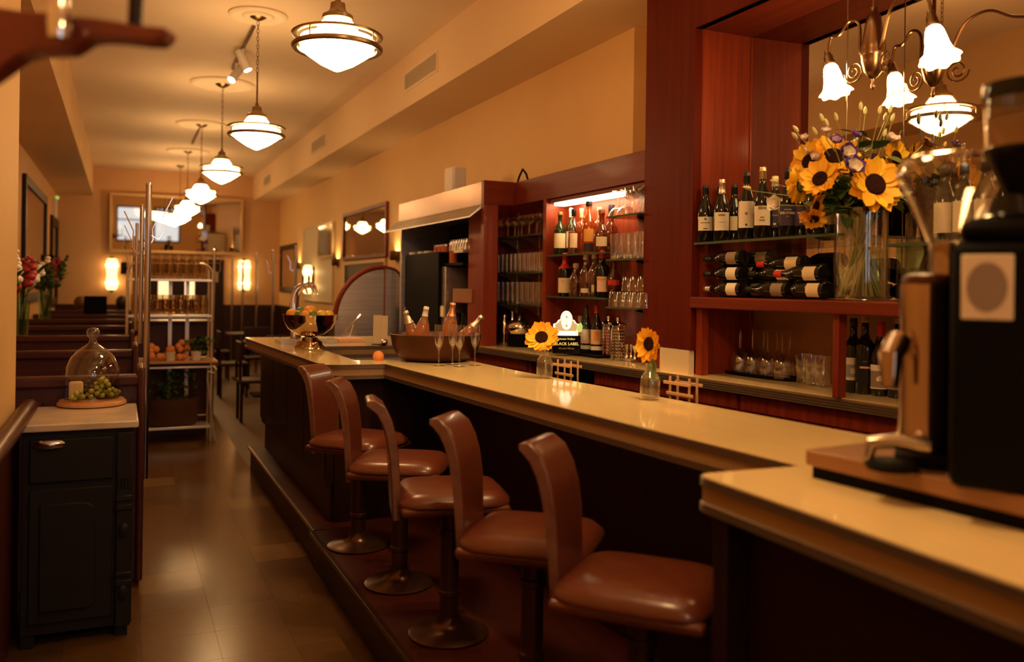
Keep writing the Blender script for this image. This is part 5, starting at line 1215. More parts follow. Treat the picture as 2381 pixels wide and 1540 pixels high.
# lisianthus: layered ruffled cup
def ruffle(R, H, n, m1, name):
    vs = []; fs = []; ns = 30
    for k, (r_, z_) in enumerate(((.25, 0), (.7, .35), (.95, .75), (1.05, 1.0))):
        for i in range(ns):
            a = 2 * PI * i / ns; w_ = .10 * math.sin(a * 5 + n) * (k / 3)
            vs.append((R * (r_ + w_) * math.cos(a), R * (r_ + w_) * math.sin(a), H * z_ + R * .12 * math.cos(a * 5 + n * 2) * (k / 3)))
    for k in range(3):
        for i in range(ns): fs.append((k * ns + i, k * ns + (i + 1) % ns, (k + 1) * ns + (i + 1) % ns, (k + 1) * ns + i))
    return MB().add(vs, fs)
def lisi(px, py, dd, R_, m_out, m_in, face, label, group):
    c = at_v(px, py, dd - .05); f = Vector((-FX, -FY, face[0])) + Vector((RX, RY, 0)) * -face[1]; q = f.normalized().to_track_quat('Z', 'Y'); R_ *= KV
    t = thing('lisianthus', label, 'flower', c, group=group); t.rotation_euler = q.to_euler()
    ruffle(R_, R_ * .8, 0, m_out, 'o').build('outer_petals', m_out, t, ang=80)
    ruffle(R_ * .70, R_ * .75, 2, m_in, 'i').build('inner_petals', m_in, t, ang=80)
    ruffle(R_ * .40, R_ * .6, 4, m_in, 'i').build('inner_petals', m_in, t, ang=80)
    Mi = (T(c) @ q.to_matrix().to_4x4()).inverted(); MB().tube([Vector((0, 0, .004)), Vector((0, 0, -.03))] + [Mi @ x for x in stem_to(c)], .0022, 6).build('stem', 'stem', t)
G8 = 'lisianthus blooms in the alcove bouquet'
for a in [(1968, 357, -.12, 19, 'purple_petal', 'white_petal', (.2, -.1), 'purple-edged white lisianthus in front of the top sunflower'), (1982, 392, -.14, 22, 'purple_petal', 'white_petal', (.5, -.1), 'purple-edged lisianthus in the middle of the bouquet'),
          (1944, 331, -.06, 14, 'purple_petal', 'lilac_petal', (.9, .2), 'small purple lisianthus above the top sunflower'), (1988, 318, -.02, 13, 'purple_petal', 'purple_petal', (1.5, -.6), 'half-closed deep purple bloom at the top of the bouquet'),
          (1922, 308, .0, 11, 'lilac_petal', 'white_petal', (1.4, .3), 'pale lilac bloom standing above the sunflowers'), (2028, 374, -.02, 12, 'purple_petal', 'purple_petal', (.3, -.6), 'dark purple bloom in the leaves beside the large sunflower'),
          (2073, 328, .03, 16, 'pink_petal', 'white_petal', (1.2, -.2), 'pale pink frilled bloom above the small sunflower'), (1806, 474, -.06, 17, 'white_petal', 'white_petal', (.2, 1.2), 'white bloom reaching out across the wine bottles'),
          (1872, 322, .0, 9, 'pink_petal', 'white_petal', (.8, .6), 'tiny pinkish bloom leaning towards the reveal panel'), (1896, 366, -.04, 10, 'pink_petal', 'white_petal', (.4, .4), 'pale pink bloom tucked between two sunflowers'), (1882, 352, .0, 10, 'white_petal', 'white_petal', (.8, .5), 'cream bloom at the upper bouquet edge'),
          (1872, 502, -.06, 12, 'pink_petal', 'petal_bright', (-.3, .6), 'apricot bloom beside the drooping sunflowers'), (2150, 345, .1, 10, 'pink_petal', 'pink_petal', (1, 0), 'pink bloom at the mirror side of the bouquet')]:
    lisi(*a, G8)
# buds on thin stems
bud = MB().lathe([(0, -.010), (.004, -.008), (.0065, 0), (.0055, .010), (.002, .018), (0, .020)], 10)
bm_ = bud.mesh('flower_bud', 'bud')
for (px, py) in ((1852, 302), (1850, 318), (1896, 307), (1945, 274), (1923, 288), (2002, 250), (2012, 260), (2046, 258), (2058, 274), (2070, 256), (2057, 312), (2075, 276), (1912, 276), (1740, 437), (1803, 423), (2100, 288), (2160, 318)):
    c = at_v(px, py, rv.uniform(-.08, .08)); t = thing('flower_bud', 'pale green closed flower bud on a thin stem of the bouquet', 'flower bud', c, group='closed buds of the bouquet')
    d = (c - mouth).normalized(); o = bpy.data.objects.new('bud', bm_); COL.objects.link(o); o.parent = t; o.rotation_euler = d.to_track_quat('Z', 'Y').to_euler(); o.scale = (1.25,) * 3
    q = mouth + Vector((rv.uniform(-.04, .04), rv.uniform(-.03, .03), -.05)); mid = q.lerp(c, .6) + Vector((0, 0, .02))
    MB().tube([Vector((0, 0, -.01)), mid - c, q - c], .0014, 5).build('stem', 'stem', t)
# foliage sprigs
def sprig(px0, py0, px1, py1, dd, n, m, label, sc=1.):
    a = at_v(px0, py0, dd); b = at_v(px1, py1, dd - .03); t = thing('leaf_sprig', label, 'foliage', a, group='leafy sprigs of the bouquet')
    MB().tube([(0, 0, 0), (b - a) * .5 + Vector((0, 0, .01)), b - a], .002, 5).build('stem', 'stem', t)
    for i in range(n):
        u = (i + .4) / n; o = bpy.data.objects.new('leaf', LEAF[m]); COL.objects.link(o); o.parent = t
        o.location = (b - a) * u; s_ = sc * rv.uniform(.7, 1.2); o.scale = (s_,) * 3; o.rotation_euler = (rv.uniform(-.8, .8), rv.uniform(-1.0, .6), rv.uniform(0, 6.28))
SPR = [(1985, 470, 1950, 420), (1990, 470, 1975, 380), (2000, 470, 2010, 340), (2010, 470, 2030, 330), (2000, 470, 1930, 480), (1985, 470, 1920, 400), (2005, 460, 2060, 360), (1990, 480, 1960, 500), (2010, 480, 2000, 430), (2000, 470, 1960, 440),
       (2020, 470, 2040, 380), (1980, 480, 1895, 460), (2020, 480, 2100, 460), (1990, 440, 2000, 400), (1985, 400, 1992, 300), (2000, 490, 1985, 460), (1970, 470, 1940, 450), (2015, 450, 2015, 400), (1960, 440, 1900, 400), (2030, 470, 2075, 420)]
for i, s_ in enumerate(SPR): sprig(*s_, rv.uniform(-.07, .08), 13, 'leaf' if i % 6 else 'leaf_light', 'dark green leafy sprig filling the alcove bouquet', 1.35)
# bent blade of grass over the rim
tag(MB().tube([mouth + Vector((-.02, 0, -.12)), mouth + Vector((-.04, -.02, .03)), at_v(1945, 480), at_v(1915, 488), at_v(1908, 510), at_v(1918, 530)], [.004, .006, .008, .008, .006, .002], 6).build('grass_blade', 'leaf_light'), 'broad green blade curling over the vase rim', 'leaf')
# extra stems standing in the water
for i in range(16):
    a = rv.uniform(0, 6.28); b = a + PI + rv.uniform(-1, 1); r_ = RV * .82
    MB().tube([Vector((r_ * math.cos(a), r_ * math.sin(a), .02)), Vector((r_ * .8 * math.cos(b), r_ * .8 * math.sin(b), HV * rv.uniform(.9, 1.05)))], rv.uniform(.0025, .0045), 7).build('cut_stem', 'stem', VASE)
# ================================================================== DINING ROOM SIDE
XE = .12                                            # aisle end of the booths
by = [4.82, 6.6, 8.4, 10.2, 12.0, 13.8, 15.6]
blab = ['booth back directly behind the black cabinet', 'second booth back from the black cabinet', 'third booth back from the black cabinet, level with the wire rack', 'fourth booth back, behind the wire rack', 'fifth booth back with a flower vase', 'sixth booth back towards the far wall', 'last booth back before the far wall']
def booth(y, label, first):
    t = thing('booth_seat', 'dark red wooden ' + label, 'booth', (0, y, 0), group='wooden booths along the partition side')
    x0 = XLW + .01
    MB().box(x0, XE - .03, -.02, .02, .04, 1.03).build('back_panel', 'booth_wood', t)
    n = 3; w_ = (XE - .05 - x0) / n
    for i in range(n): MB().box(x0 + i * w_ + .02, x0 + (i + 1) * w_ - .02, -.032, -.02, .50, .96).build('panel', 'booth_wood', t, .004)
    MB().box(x0, XE - .03, -.05, .05, 1.03, 1.085).build('top_rail', 'booth_wood', t, .012)
    MB().box(XE - .035, XE, -.10 if not first else -.045, .30, .03, 1.12).build('end_panel', 'booth_wood', t, .012)
    MB().box(x0, -.06, .05, .45, .40, .47).build('seat', 'leather', t, .015)
    MB().box(x0, -.06, .06, .42, .0, .40).build('seat_base', 'dark_wood_y', t)
for i, y in enumerate(by): booth(y, blab[i], i == 0)
# coat poles fixed to booth ends
def coat_pole(x, y, z0, z1, label, group='coat poles on the booth ends', hooks=True, r=.016):
    t = thing('coat_pole', label, 'coat rack', (x, y, z0), 0, group)
    MB().tube([(0, 0, 0), (0, 0, z1 - z0)], r, 12).build('pole', 'chrome_dull', t)
    MB().lathe([(0, z1 - z0), (r * 1.1, z1 - z0), (r * .9, z1 - z0 + .01), (0, z1 - z0 + .014)], 12).build('end_cap', 'chrome', t)
    if hooks:
        for k, (a, dz) in enumerate(((.0, -.26), (3.0, -.34))):
            c, s = math.cos(a), math.sin(a); z = z1 - z0 + dz
            MB().tube([(c * r, s * r, z), (c * .05, s * .05, z - .02), (c * .075, s * .075, z + .02), (c * .07, s * .07, z + .10), (c * .115, s * .115, z + .20)], .003, 6).build('hook', 'chrome', t)
pz = [2.06, 2.10, 2.08, 2.05]
plb = ['tall chrome coat pole on the first booth end', 'chrome coat pole on the second booth end', 'chrome coat pole on the third booth end', 'chrome coat pole on the fourth booth end']
for i, px in enumerate((341, 326, 315, 309)):
    yy = by[i] + (.06 if i else -.02)
    coat_pole(aty(px, 800, yy).x, yy, (1.1205 if i else .55), pz[i], plb[i], r=.015)
# free-standing coat poles by the far wall
for px, py0, py1, yy, lb in ((541, 602, 800, 16.6, 'slim standing coat pole between the far door and the twin-tube sconce'), (598, 590, 800, 15.4, 'slim standing coat pole on the mirror side of the twin-tube sconce'), (636, 583, 800, 13.8, 'slim standing coat pole in front of the dark wainscot'), (688, 572, 800, 12.4, 'slim standing coat pole beside the dark framed mirror'), (565, 610, 800, 17.2, 'slim standing coat pole in front of the twin-tube sconce')):
    q = aty(px, py0, yy); coat_pole(q.x, yy, .0, q.z, lb, 'standing coat poles by the far wall', True, .022)
q = aty(500, 585, 10.9); coat_pole(q.x - .01, 10.9, .0, q.z + .02, 'chrome coat pole rising behind the wire rack', 'standing coat poles by the far wall', True, .016)
# ---- dining tables with chairs, dark at the far right
def table(x, y, label):
    t = thing('dining_table', label, 'table', (x, y, 0), 0, 'dark dining tables at the far right')
    MB().box(-.32, .32, -.32, .32, .72, .75).build('table_top', 'dark_wood_y', t, .006)
    MB().tube([(0, 0, .02), (0, 0, .72)], .035, 12).build('pedestal', 'black', t); MB().box(-.22, .22, -.22, .22, 0, .02).build('base_plate', 'black', t)
def chair(x, y, rz, label):
    t = thing('dining_chair', label, 'chair', (x, y, 0), rz, 'dark wooden chairs at the far right tables')
    MB().box(-.20, .20, -.20, .20, .43, .47).build('seat', 'dark_wood_y', t, .01)
    for a in (-.17, .17):
        for b in (-.17, .17): MB().tube([(a, b, 0), (a, b, .43)], .017, 8).build('leg', 'dark_wood_z', t)
    MB().box(-.20, .20, .17, .20, .66, .90).build('backrest', 'dark_wood_y', t, .01)
    for a in (-.17, .17): MB().tube([(a, .185, .47), (a, .19, .66)], .016, 8).build('back_post', 'dark_wood_z', t)
table(1.9, 10.2, 'small square dark table closest to the bar end'); table(1.9, 12.4, 'small square dark table in front of the cream wall panel'); table(1.9, 14.6, 'small square dark table closest to the far wall')
for i, (x, y, r_, lb) in enumerate(((1.42, 10.2, 1.57, 'dark chair at the table closest to the bar end, aisle side'), (1.42, 12.4, 1.57, 'dark chair at the table in front of the cream panel, aisle side'), (1.9, 11.1, 0, 'dark chair between the first two square tables'), (1.42, 14.6, 1.57, 'dark chair at the table closest to the far wall, aisle side'), (1.9, 13.3, 0, 'dark chair between the last two square tables'))): chair(x, y, r_, lb)
# ---- far wall: mirror, door
def wall_rect_y(pts, y): return [aty(a, b, y) for a, b in pts]
a = aty(255, 448, YF); b = aty(563, 594, YF)
t = thing('wall_mirror', 'large antique mirror in a pale gold frame on the far wall', 'mirror', ((a.x + b.x) / 2, YF, (a.z + b.z) / 2)); w_ = (b.x - a.x) / 2; h_ = (a.z - b.z) / 2
fw = .055
tilt = rotm('X', math.radians(2.2))
MB().box(-w_ + fw, w_ - fw, -.10, -.09, -h_ + fw, h_ - fw, tilt).build('mirror_glass', 'mirror', t)
for e in ((-w_, w_, -.12, -.07, h_ - fw, h_), (-w_, w_, -.12, -.07, -h_, -h_ + fw), (-w_, -w_ + fw, -.12, -.07, -h_ + fw, h_ - fw), (w_ - fw, w_, -.12, -.07, -h_ + fw, h_ - fw)): MB().box(*e, M=tilt).build('frame_bar', 'mirror_frame_gold', t, .008)
MB().box(-w_ * .8, w_ * .8, -.068, -.002, -.1, .1).build('hanging_batten', 'dark_wood_y', t)
da = aty(345, 600, YF); db = aty(520, 600, YF)
d = struct(MB().box(da.x, db.x, YF - .06, YF - .002, 0, da.z).build('door_1', 'dark_wood_z'))
emis('pane_reflection', (.9, .62, .30), .55)  # glow stands in for windows reflected in the door glass
for px0, px1 in ((368, 392), (430, 452)):
    u = aty(px0, 652, YF - .07); v = aty(px1, 695, YF - .07); MB().box(u.x, v.x, YF - .07, YF - .061, v.z, u.z).build('door_pane', 'pane_reflection', d)
u = aty(497, 613, YF - .07); MB().tube([(u.x - .10, YF - .09, u.z), (u.x + .10, YF - .09, u.z)], .02, 8).build('door_closer', 'brass_aged', d)
u = aty(504, 645, YF - .07); MB().box(u.x - .03, u.x + .03, YF - .075, YF - .061, u.z - .10, u.z + .10).build('door_handle', 'brass_aged', d)
u = aty(288, 622, YF); tag(MB().box(u.x - .06, u.x + .06, YF - .05, YF - .001, u.z - .13, u.z + .1).build('wall_phone', 'black', None, .01), 'black wall box between the sconce and the far doorway', 'wall box')
# ---- right wall of the dining room
def wall_frame(name, px0, pyt0, px1, pyt1, pyb, label, cat, fm, gm, fw=.06, x=XW, dep=.04):
    p0 = atx(px0, pyt0, x); p1 = atx(px1, pyt1, x); pb = atx((px0 + px1) / 2, pyb, x)
    y0, y1 = min(p0.y, p1.y), max(p0.y, p1.y); z1 = (p0.z + p1.z) / 2; z0 = pb.z
    t = thing(name, label, cat, (x, (y0 + y1) / 2, (z0 + z1) / 2)); w_ = (y1 - y0) / 2; h_ = (z1 - z0) / 2
    s = -1 if x > 0 else 1
    def bx(y0, y1, z0, z1, d0, d1): xs = sorted((s * d0, s * d1)); return MB().box(xs[0], xs[1], y0, y1, z0, z1)
    bx(-w_ + fw, w_ - fw, -h_ + fw, h_ - fw, .004, dep * .5).build('mirror_glass', gm, t)
    for e in ((-w_, w_, h_ - fw, h_), (-w_, w_, -h_, -h_ + fw), (-w_, -w_ + fw, -h_ + fw, h_ - fw), (w_ - fw, w_, -h_ + fw, h_ - fw)): bx(*e, .002, dep).build('frame_bar', fm, t, .004)
    return t
wall_frame('wall_mirror', 803, 497, 905, 470, 602, 'wide wood-framed mirror above the dark panel nearest the kitchen', 'mirror', 'mahogany_y', 'mirror', .05)
wall_frame('wall_panel', 803, 606, 900, 604, 800, 'dark lower panel under the wide dining room mirror', 'wall panel', 'mirror_frame_gold', 'dark_wood_z', .05, dep=.03)
wall_frame('cream_panel', 709, 528, 778, 513, 703, 'tall cream wall panel with a small mirror set in its upper half', 'wall panel', 'cream', 'cream', .04, dep=.03)
wall_frame('panel_mirror', 741, 523, 775, 516, 600, 'small mirror set in the cream wall panel', 'mirror', 'mirror_frame_gold', 'mirror_old', .035, x=XW - .032, dep=.02)
wall_frame('wall_mirror', 655, 573, 691, 566, 680, 'narrow dark-framed mirror beyond the cream panel', 'mirror', 'dark_wood_z', 'mirror', .10)
# uplights
emis('uplight_glow', (1, .66, .26), 60)
for px, py, lb in ((697, 617, 'small dark half-round uplight between the narrow mirror and the cream panel'), (786, 609, 'small dark half-round uplight between cream panel and wide mirror'), (925, 594, 'small dark uplight between wide mirror and kitchen hood')):
    q = atx(px, py, XW); t = thing('wall_uplight', lb, 'wall lamp', (XW, q.y, q.z), 0, 'uplights on the right wall')
    MB().lathe([(0, -.06), (.09, -.06), (.10, -.04), (.10, .05), (.085, .05), (.085, -.02), (0, -.02)], 20, a0=PI / 2, a1=3 * PI / 2).build('shade', 'bronze', t)
    MB().lathe([(0, .0), (.045, .0)], 14, T(-.05, 0, 0), a0=0, a1=2 * PI).build('bulb', 'uplight_glow', t)
q = atx(728, 650, XW - .03)
t = thing('wall_sconce', 'glowing glass tube sconce on the cream wall panel', 'wall lamp', (XW - .031, q.y, q.z))
MB().box(-.03, 0, -.05, .05, -.22, .22).build('back_plate', 'bronze', t, .005)
MB().lathe([(0, .24), (.05, .24), (.075, .20), (.08, .13), (.062, 0), (.08, -.13), (.075, -.20), (.05, -.24), (0, -.24)], 18, T(-.09, 0, 0)).build('glass_shade', 'sconce_dim', t)
for zz in (.13, -.13): MB().sphere((-.09, 0, zz), .083, 16, 8).build('bulb', 'sconce_glow', t)
# ---- left wall: frames, lamp, flower vases
wall_frame('wall_mirror', 51, 408, 103, 455, 700, 'tall dark-framed mirror on the booth side wall, behind the flowers', 'mirror', 'dark_wood_z', 'mirror', .12, x=XLW, dep=.05)
wall_frame('wall_mirror', 116, 500, 130, 512, 712, 'dark-framed mirror further along the booth side wall', 'mirror', 'dark_wood_z', 'mirror', .16, x=XLW, dep=.05)
q = atx(125, 480, XLW); t = thing('exit_light', 'slim white emergency light high on the booth side wall', 'wall lamp', (XLW, q.y, q.z))
MB().box(.002, .05, -.14, .14, -.22, .14).build('housing', 'white', t, .006); MB().sphere((.05, 0, .16), .035, 10, 6).build('lamp_dome', 'sign_green', t)
q = atx(107, 600, XLW); t = thing('wall_bracket', 'black bracket between the two dark-framed side wall mirrors', 'wall lamp', (XLW, q.y, q.z)); MB().box(.002, .12, -.10, .10, -.05, .05).build('shade', 'black', t, .01)
def tall_flowers(px, py, y, cols, label_v, label_f, seed, hgt):
    b = aty(px, py, y); b.z = 1.0855; t = thing('flower_vase', label_v, 'vase', b)
    MB().lathe([(0, .003), (.06, .003), (.065, .01), (.075, .30), (.071, .30), (.061, .014), (0, .012)], 20).build('vase_glass', 'glass_green', t, ang=60)
    MB().lathe([(0, .014), (.060, .014), (.067, .2), (0, .2)], 16).build('water', 'glass_water', t)
    rn = random.Random(seed)
    for k in range(11):
        a = rn.uniform(0, 6.28); L = hgt * rn.uniform(.65, 1.); tipx = rn.uniform(.05, .34)
        s = thing('flower_spike', label_f, 'flower', b + Vector((.02 * math.cos(a), .02 * math.sin(a), .02)), 0, label_f[:40])
        pts = [Vector((0, 0, 0)), Vector((.03 * math.cos(a), .03 * math.sin(a), .30)), Vector((tipx * math.cos(a), tipx * math.sin(a), L))]
        MB().tube(pts, [.006, .005, .003], 6).build('stem', 'leaf', s)
        col = cols[k % len(cols)]; m = MB()
        for j in range(9):
            u = .35 + .65 * j / 9; p = pts[1].lerp(pts[2], u); r_ = .045 * (1.25 - u) + .008
            g = rn.uniform(0, 6.28); m.sphere(p + Vector((.02 * math.cos(g), .02 * math.sin(g), 0)), r_, 8, 5, 1, 1, .8)
        o = m.build('blossoms', col, s); o['kind'] = 'stuff'
        for j in range(3):
            o = bpy.data.objects.new('leaf', LEAF['leaf']); COL.objects.link(o); o.parent = s; o.location = pts[1].lerp(pts[2], .1 + .2 * j); o.scale = (3.2, 1.6, 3); o.rotation_euler = (0, -.9, rn.uniform(0, 6.28))
tall_flowers(46, 752, by[2] + .0, ['red_petal', 'white_petal', 'white_petal', 'pink_petal', 'leaf'], 'tall glass vase of red and white gladioli on a booth top', 'red and white gladiolus spike in the tall booth-top vase', 3, .78)
tall_flowers(104, 736, by[4] + .0, ['leaf', 'leaf', 'red_petal'], 'tall glass vase of dark greenery on a booth top', 'dark leafy spike in the greenery vase on the booth top', 5, .80)
q = aty(222, 706, by[5]); tag(MB().box(-.15, .15, -.03, .03, 0, .26).build('black_box', 'black', None, .01, loc=(q.x, by[5], 1.0855)), 'black rectangular box standing on a far booth top', 'box')
# ---- two seated guests seen from behind, over the booth backs
def person(x, y, zh, hair, cloth, label):
    t = thing('person', label, 'person', (x, y, 0))
    me = bpy.data.meshes.new('body')
    J = [(0, 0, .55), (0, 0, .75), (0, -.01, .95), (0, 0, zh - .30), (0, .0, zh - .19), (0, .02, zh - .06), (0, .02, zh + .02),
         (-.17, 0, zh - .33), (-.22, .05, zh - .55), (-.16, .25, zh - .62), (.17, 0, zh - .33), (.22, .05, zh - .55), (.16, .25, zh - .62), (-.10, .05, .52), (-.12, .45, .52), (-.12, .46, .045), (.10, .05, .52), (.12, .45, .52), (.12, .46, .045)]
    E_ = [(0, 1), (1, 2), (2, 3), (3, 4), (4, 5), (5, 6), (3, 7), (7, 8), (8, 9), (3, 10), (10, 11), (11, 12), (0, 13), (13, 14), (14, 15), (0, 16), (16, 17), (17, 18)]
    Rr = [.15, .14, .15, .10, .055, .088, .075, .065, .05, .035, .065, .05, .035, .085, .065, .045, .085, .065, .045]
    me.from_pydata(J, E_, []); o = bpy.data.objects.new('body', me); COL.objects.link(o); o.parent = t
    md = o.modifiers.new('skin', 'SKIN'); me.skin_vertices[0].data[0].use_root = True
    for v, r_ in zip(me.skin_vertices[0].data, Rr): v.radius = (r_, r_ * .8 if r_ > .1 else r_)
    sb = o.modifiers.new('sub', 'SUBSURF'); sb.levels = 2; sb.render_levels = 2
    me.materials.append(MATS[cloth])
    MB().sphere((0, .0, zh - .01), .108, 18, 12, .95, 1.02, 1.1).build('hair', hair, t)
mat('hair_brown', (.16, .06, .025), .5, c2=(.10, .035, .015), nscale=(60, 60, 8)); mat('hair_dark', (.02, .012, .01), .5); mat('shirt_brown', (.10, .045, .03), .8); mat('shirt_dark', (.03, .02, .02), .8)
q = aty(187, 703, 16.2); person(q.x, 16.2, q.z, 'hair_brown', 'shirt_brown', 'seated guest with brown hair seen from behind over a booth back')
q = aty(284, 702, 16.2); person(q.x, 16.2, q.z, 'hair_dark', 'shirt_dark', 'seated dark-haired guest half hidden behind the wire rack')
# ---- wire rack with glasses and fruit
YK = 8.95
rx0, rx1 = aty(296, 700, YK).x, aty(493, 700, YK).x
zsh = [aty(400, 650, YK).z, aty(400, 734, YK).z, aty(400, 846, YK).z, aty(400, 995, YK).z]
rk = thing('wire_rack', 'tall chrome baker rack of glasses, fruit and herbs in the aisle', 'rack', (0, YK, 0))
dp = .36
for x in (rx0, rx1):
    for y in (0, dp):
        MB().tube([(x, y, .0), (x, y, zsh[0] + .06)], .012, 8).build('post', 'rack_metal', rk)
for y in (0, dp):
    for s, x in ((1, rx0), (-1, rx1)):
        MB().tube([(x + s * .12 * (1 - math.cos(a)), y, zsh[0] + .06 + .10 * math.sin(a)) for a in [PI / 2 * i / 8 for i in range(9)]], .010, 8).build('top_curve', 'rack_metal', rk)
MB().tube([(rx0 + .12, dp, zsh[0] + .16), (rx1 - .12, dp, zsh[0] + .16)], .007, 8).build('top_rail', 'rack_metal', rk)
for i, z in enumerate(zsh):
    if i == 2: MB().box(rx0 - .03, rx1 + .06, -.03, dp + .02, z - .0, z + .022).build('wooden_shelf', 'oak_board', rk, .004); z -= .03
    sh = MB().box(rx0, rx1, -.012, .006, z - .018, z + (0 if i == 2 else .006)).build('shelf_front', 'rack_metal', rk, .003)
    MB().box(rx0, rx1, .006, dp, z - .010, z - .004 if i != 2 else z + .028).build('shelf_plate', 'rack_metal' if i != 2 else 'dark_wood_y', rk)
    MB().tube([(rx0, dp, z + .06), (rx1, dp, z + .06)], .005, 6).build('guard_rail', 'rack_metal', rk)
for px in (396, 436):
    x = aty(px, 700, YK + dp).x; MB().box(x - .018, x + .018, dp + .004, dp + .010, .15, zsh[0]).build('back_strip', 'rack_metal', rk)
xr = rx1
MB().tube([(xr + .02, -.02, zsh[2] - .03), (xr + .045, -.03, zsh[2] - .06), (xr + .03, -.03, zsh[2] - .10), (xr - .03, -.02, zsh[2] - .08), (xr - .035, -.02, zsh[2] - .16), (xr - .01, -.02, .40), (xr + .02, -.02, .12), (xr + .05, -.02, .0)], .010, 8).build('scroll_leg', 'rack_metal', rk)
MB().tube([(rx0 - .02, -.02, zsh[2] - .03), (rx0 - .045, -.03, zsh[2] - .06), (rx0 - .03, -.03, zsh[2] - .10), (rx0 + .03, -.02, zsh[2] - .08), (rx0 + .035, -.02, zsh[2] - .16), (rx0 + .01, -.02, .40), (rx0 - .02, -.02, .12), (rx0 - .05, -.02, .0)], .010, 8).build('scroll_leg', 'rack_metal', rk)
thin_glass('glass_smoky', (.90, .84, .74), .05)
GM['stack'] = MB().lathe(GP['tumbler'], 14).mesh('rack_tumbler', 'glass_smoky', ang=60)
def rack_glass(x, y, z, label, group):
    o = bpy.data.objects.new('tumbler', GM['stack']); COL.objects.link(o); o.location = (x, y, z); o.scale = (1.05,) * 3; tag(o, label, 'glass', group)
for i in range(9):
    x = rx0 + .075 + i * (rx1 - rx0 - .15) / 8
    for k in range(4): rack_glass(x, YK + .07, zsh[0] + .007 + k * .048, 'stacked tumbler on the top shelf of the wire rack', 'tumblers stacked on the rack top shelf')
    for k in range(2): rack_glass(x + .01, YK + .17, zsh[0] + .007 + k * .048, 'stacked tumbler in the second row of the rack top shelf', 'second row tumblers on the rack top shelf')
for i in range(10):
    x = rx0 + .07 + i * (rx1 - rx0 - .14) / 9
    for k in range(3): rack_glass(x, YK + .07, zsh[1] + .007 + k * .048, 'stacked tumbler on the second shelf of the wire rack', 'tumblers stacked on the rack second shelf')
    for k in range(2): rack_glass(x + .01, YK + .17, zsh[1] + .007 + k * .048, 'stacked tumbler in the second row of the rack second shelf', 'second row tumblers on the rack second shelf')
zf_ = zsh[2] + .0225
KR = depth((rx0, YK)) / F
for px, py in ((352, 806), (351, 816), (353, 828), (363, 813), (371, 829), (398, 812), (416, 806), (420, 813), (436, 811), (417, 830), (430, 828), (423, 798), (380, 829), (433, 797)):
    q = aty(px, py, YK + .10); r_ = .034
    o = MB().sphere((0, 0, 0), r_, 14, 9).build('peach', 'peach_fruit', None, loc=(q.x, YK + (.10 if py > 825 else .13), max(zf_ + r_, q.z))); tag(o, 'ripe peach heaped on the wooden shelf of the wire rack', 'fruit', 'peaches on the wire rack')
def pot(px, label, leafy):
    q = aty(px, 830, YK + .06); t = thing('plant_pot', label, 'plant pot', (q.x, YK + .06, zf_))
    MB().lathe([(0, .002), (.040, .002), (.050, .085), (.052, .09), (.046, .09), (.044, .08), (0, .075)], 18).build('pot', 'ceramic', t)
    if leafy:
        rn = random.Random(4)
        for k in range(70):
            o = bpy.data.objects.new('leaf', LEAF['leaf']); COL.objects.link(o); o.parent = t; o.location = (rn.gauss(.03, .05), rn.gauss(.02, .03), .10 + rn.random() * .13); s_ = rn.uniform(.7, 1.2); o.scale = (s_, s_ * 1.4, s_); o.rotation_euler = (rn.uniform(-.6, .6), rn.uniform(-.8, .8), rn.uniform(0, 6.28))
    else: MB().sphere((0, 0, .11), .042, 14, 9).build('peach_on_pot', 'peach_fruit', t)
pot(396, 'small white pot with a peach resting on it on the wire rack', False); pot(456, 'small white pot of green basil on the wire rack', True)
q = aty(398, 985, YK + .17)
t = thing('herb_planter', 'wide brown planter of mint on the bottom shelf of the wire rack', 'planter', (aty(402, 985, YK + .17).x, YK + .17, zsh[3] + .007))
MB().lathe([(0, .004), (.21, .004), (.225, .02), (.24, .25), (.245, .26), (.23, .26), (.22, .22), (0, .21)], 28, M=Matrix.Diagonal((1, .62, 1, 1))).build('planter_body', 'terracotta', t)
rn = random.Random(9)
for k in range(230):
    o = bpy.data.objects.new('leaf', LEAF['leaf_light' if rn.random() < .15 else 'leaf']); COL.objects.link(o); o.parent = t
    hh = rn.random(); o.location = (rn.gauss(-.0, .10 * (1.2 - hh * .6)), rn.gauss(0, .06), .24 + hh * .34); s_ = rn.uniform(.6, 1.0); o.scale = (s_, s_ * 1.5, s_); o.rotation_euler = (rn.uniform(-.6, .6), rn.uniform(-.8, .8), rn.uniform(0, 6.28))
sv = thing('service_cabinet', 'plain dark red service cabinet standing behind the wire rack', 'cabinet', (0, YK + .48, 0))
MB().box(.17, rx1 + .05, 0, .5, 0, 1.13).build('body', 'booth_wood', sv, .004); MB().box(.16, rx1 + .06, -.015, .52, 1.13, 1.165).build('top', 'booth_wood', sv, .006)
# ================================================================== CABINET BESIDE THE PARTITION
cf = [atz(58, 985, .95), atz(323, 980, .95)]
X0, X1 = XP + .04, cf[1].x; CY0 = 4.12; CY1 = 4.70
cb = thing('marble_cabinet', 'small black painted cabinet with a pale marble top', 'cabinet', (0, 0, 0))
MB().box(X0 + .02, X1 - .02, CY0 + .03, CY1, .05, .915).build('body', 'charcoal', cb, .004)
MB().box(X0, X1, CY0, CY1 + .02, .918, .95).build('marble_top', 'marble', cb, .006)
dr = MB().box(X0 + .05, X1 - .10, CY0 + .012, CY0 + .03, .70, .885).build('drawer', 'charcoal', cb, .005)
hx = aty(115, 1035, CY0).x; hz = aty(115, 1035, CY0).z
MB().lathe([(0, -.002), (.012, -.002), (.05, .004), (.055, .012), (.04, .022), (0, .026)], 18, T(hx, CY0 + .012, hz) @ rotm('X', PI / 2) @ Matrix.Diagonal((1.1, .42, 1, 1))).build('cup_handle', 'chrome_dull', dr)
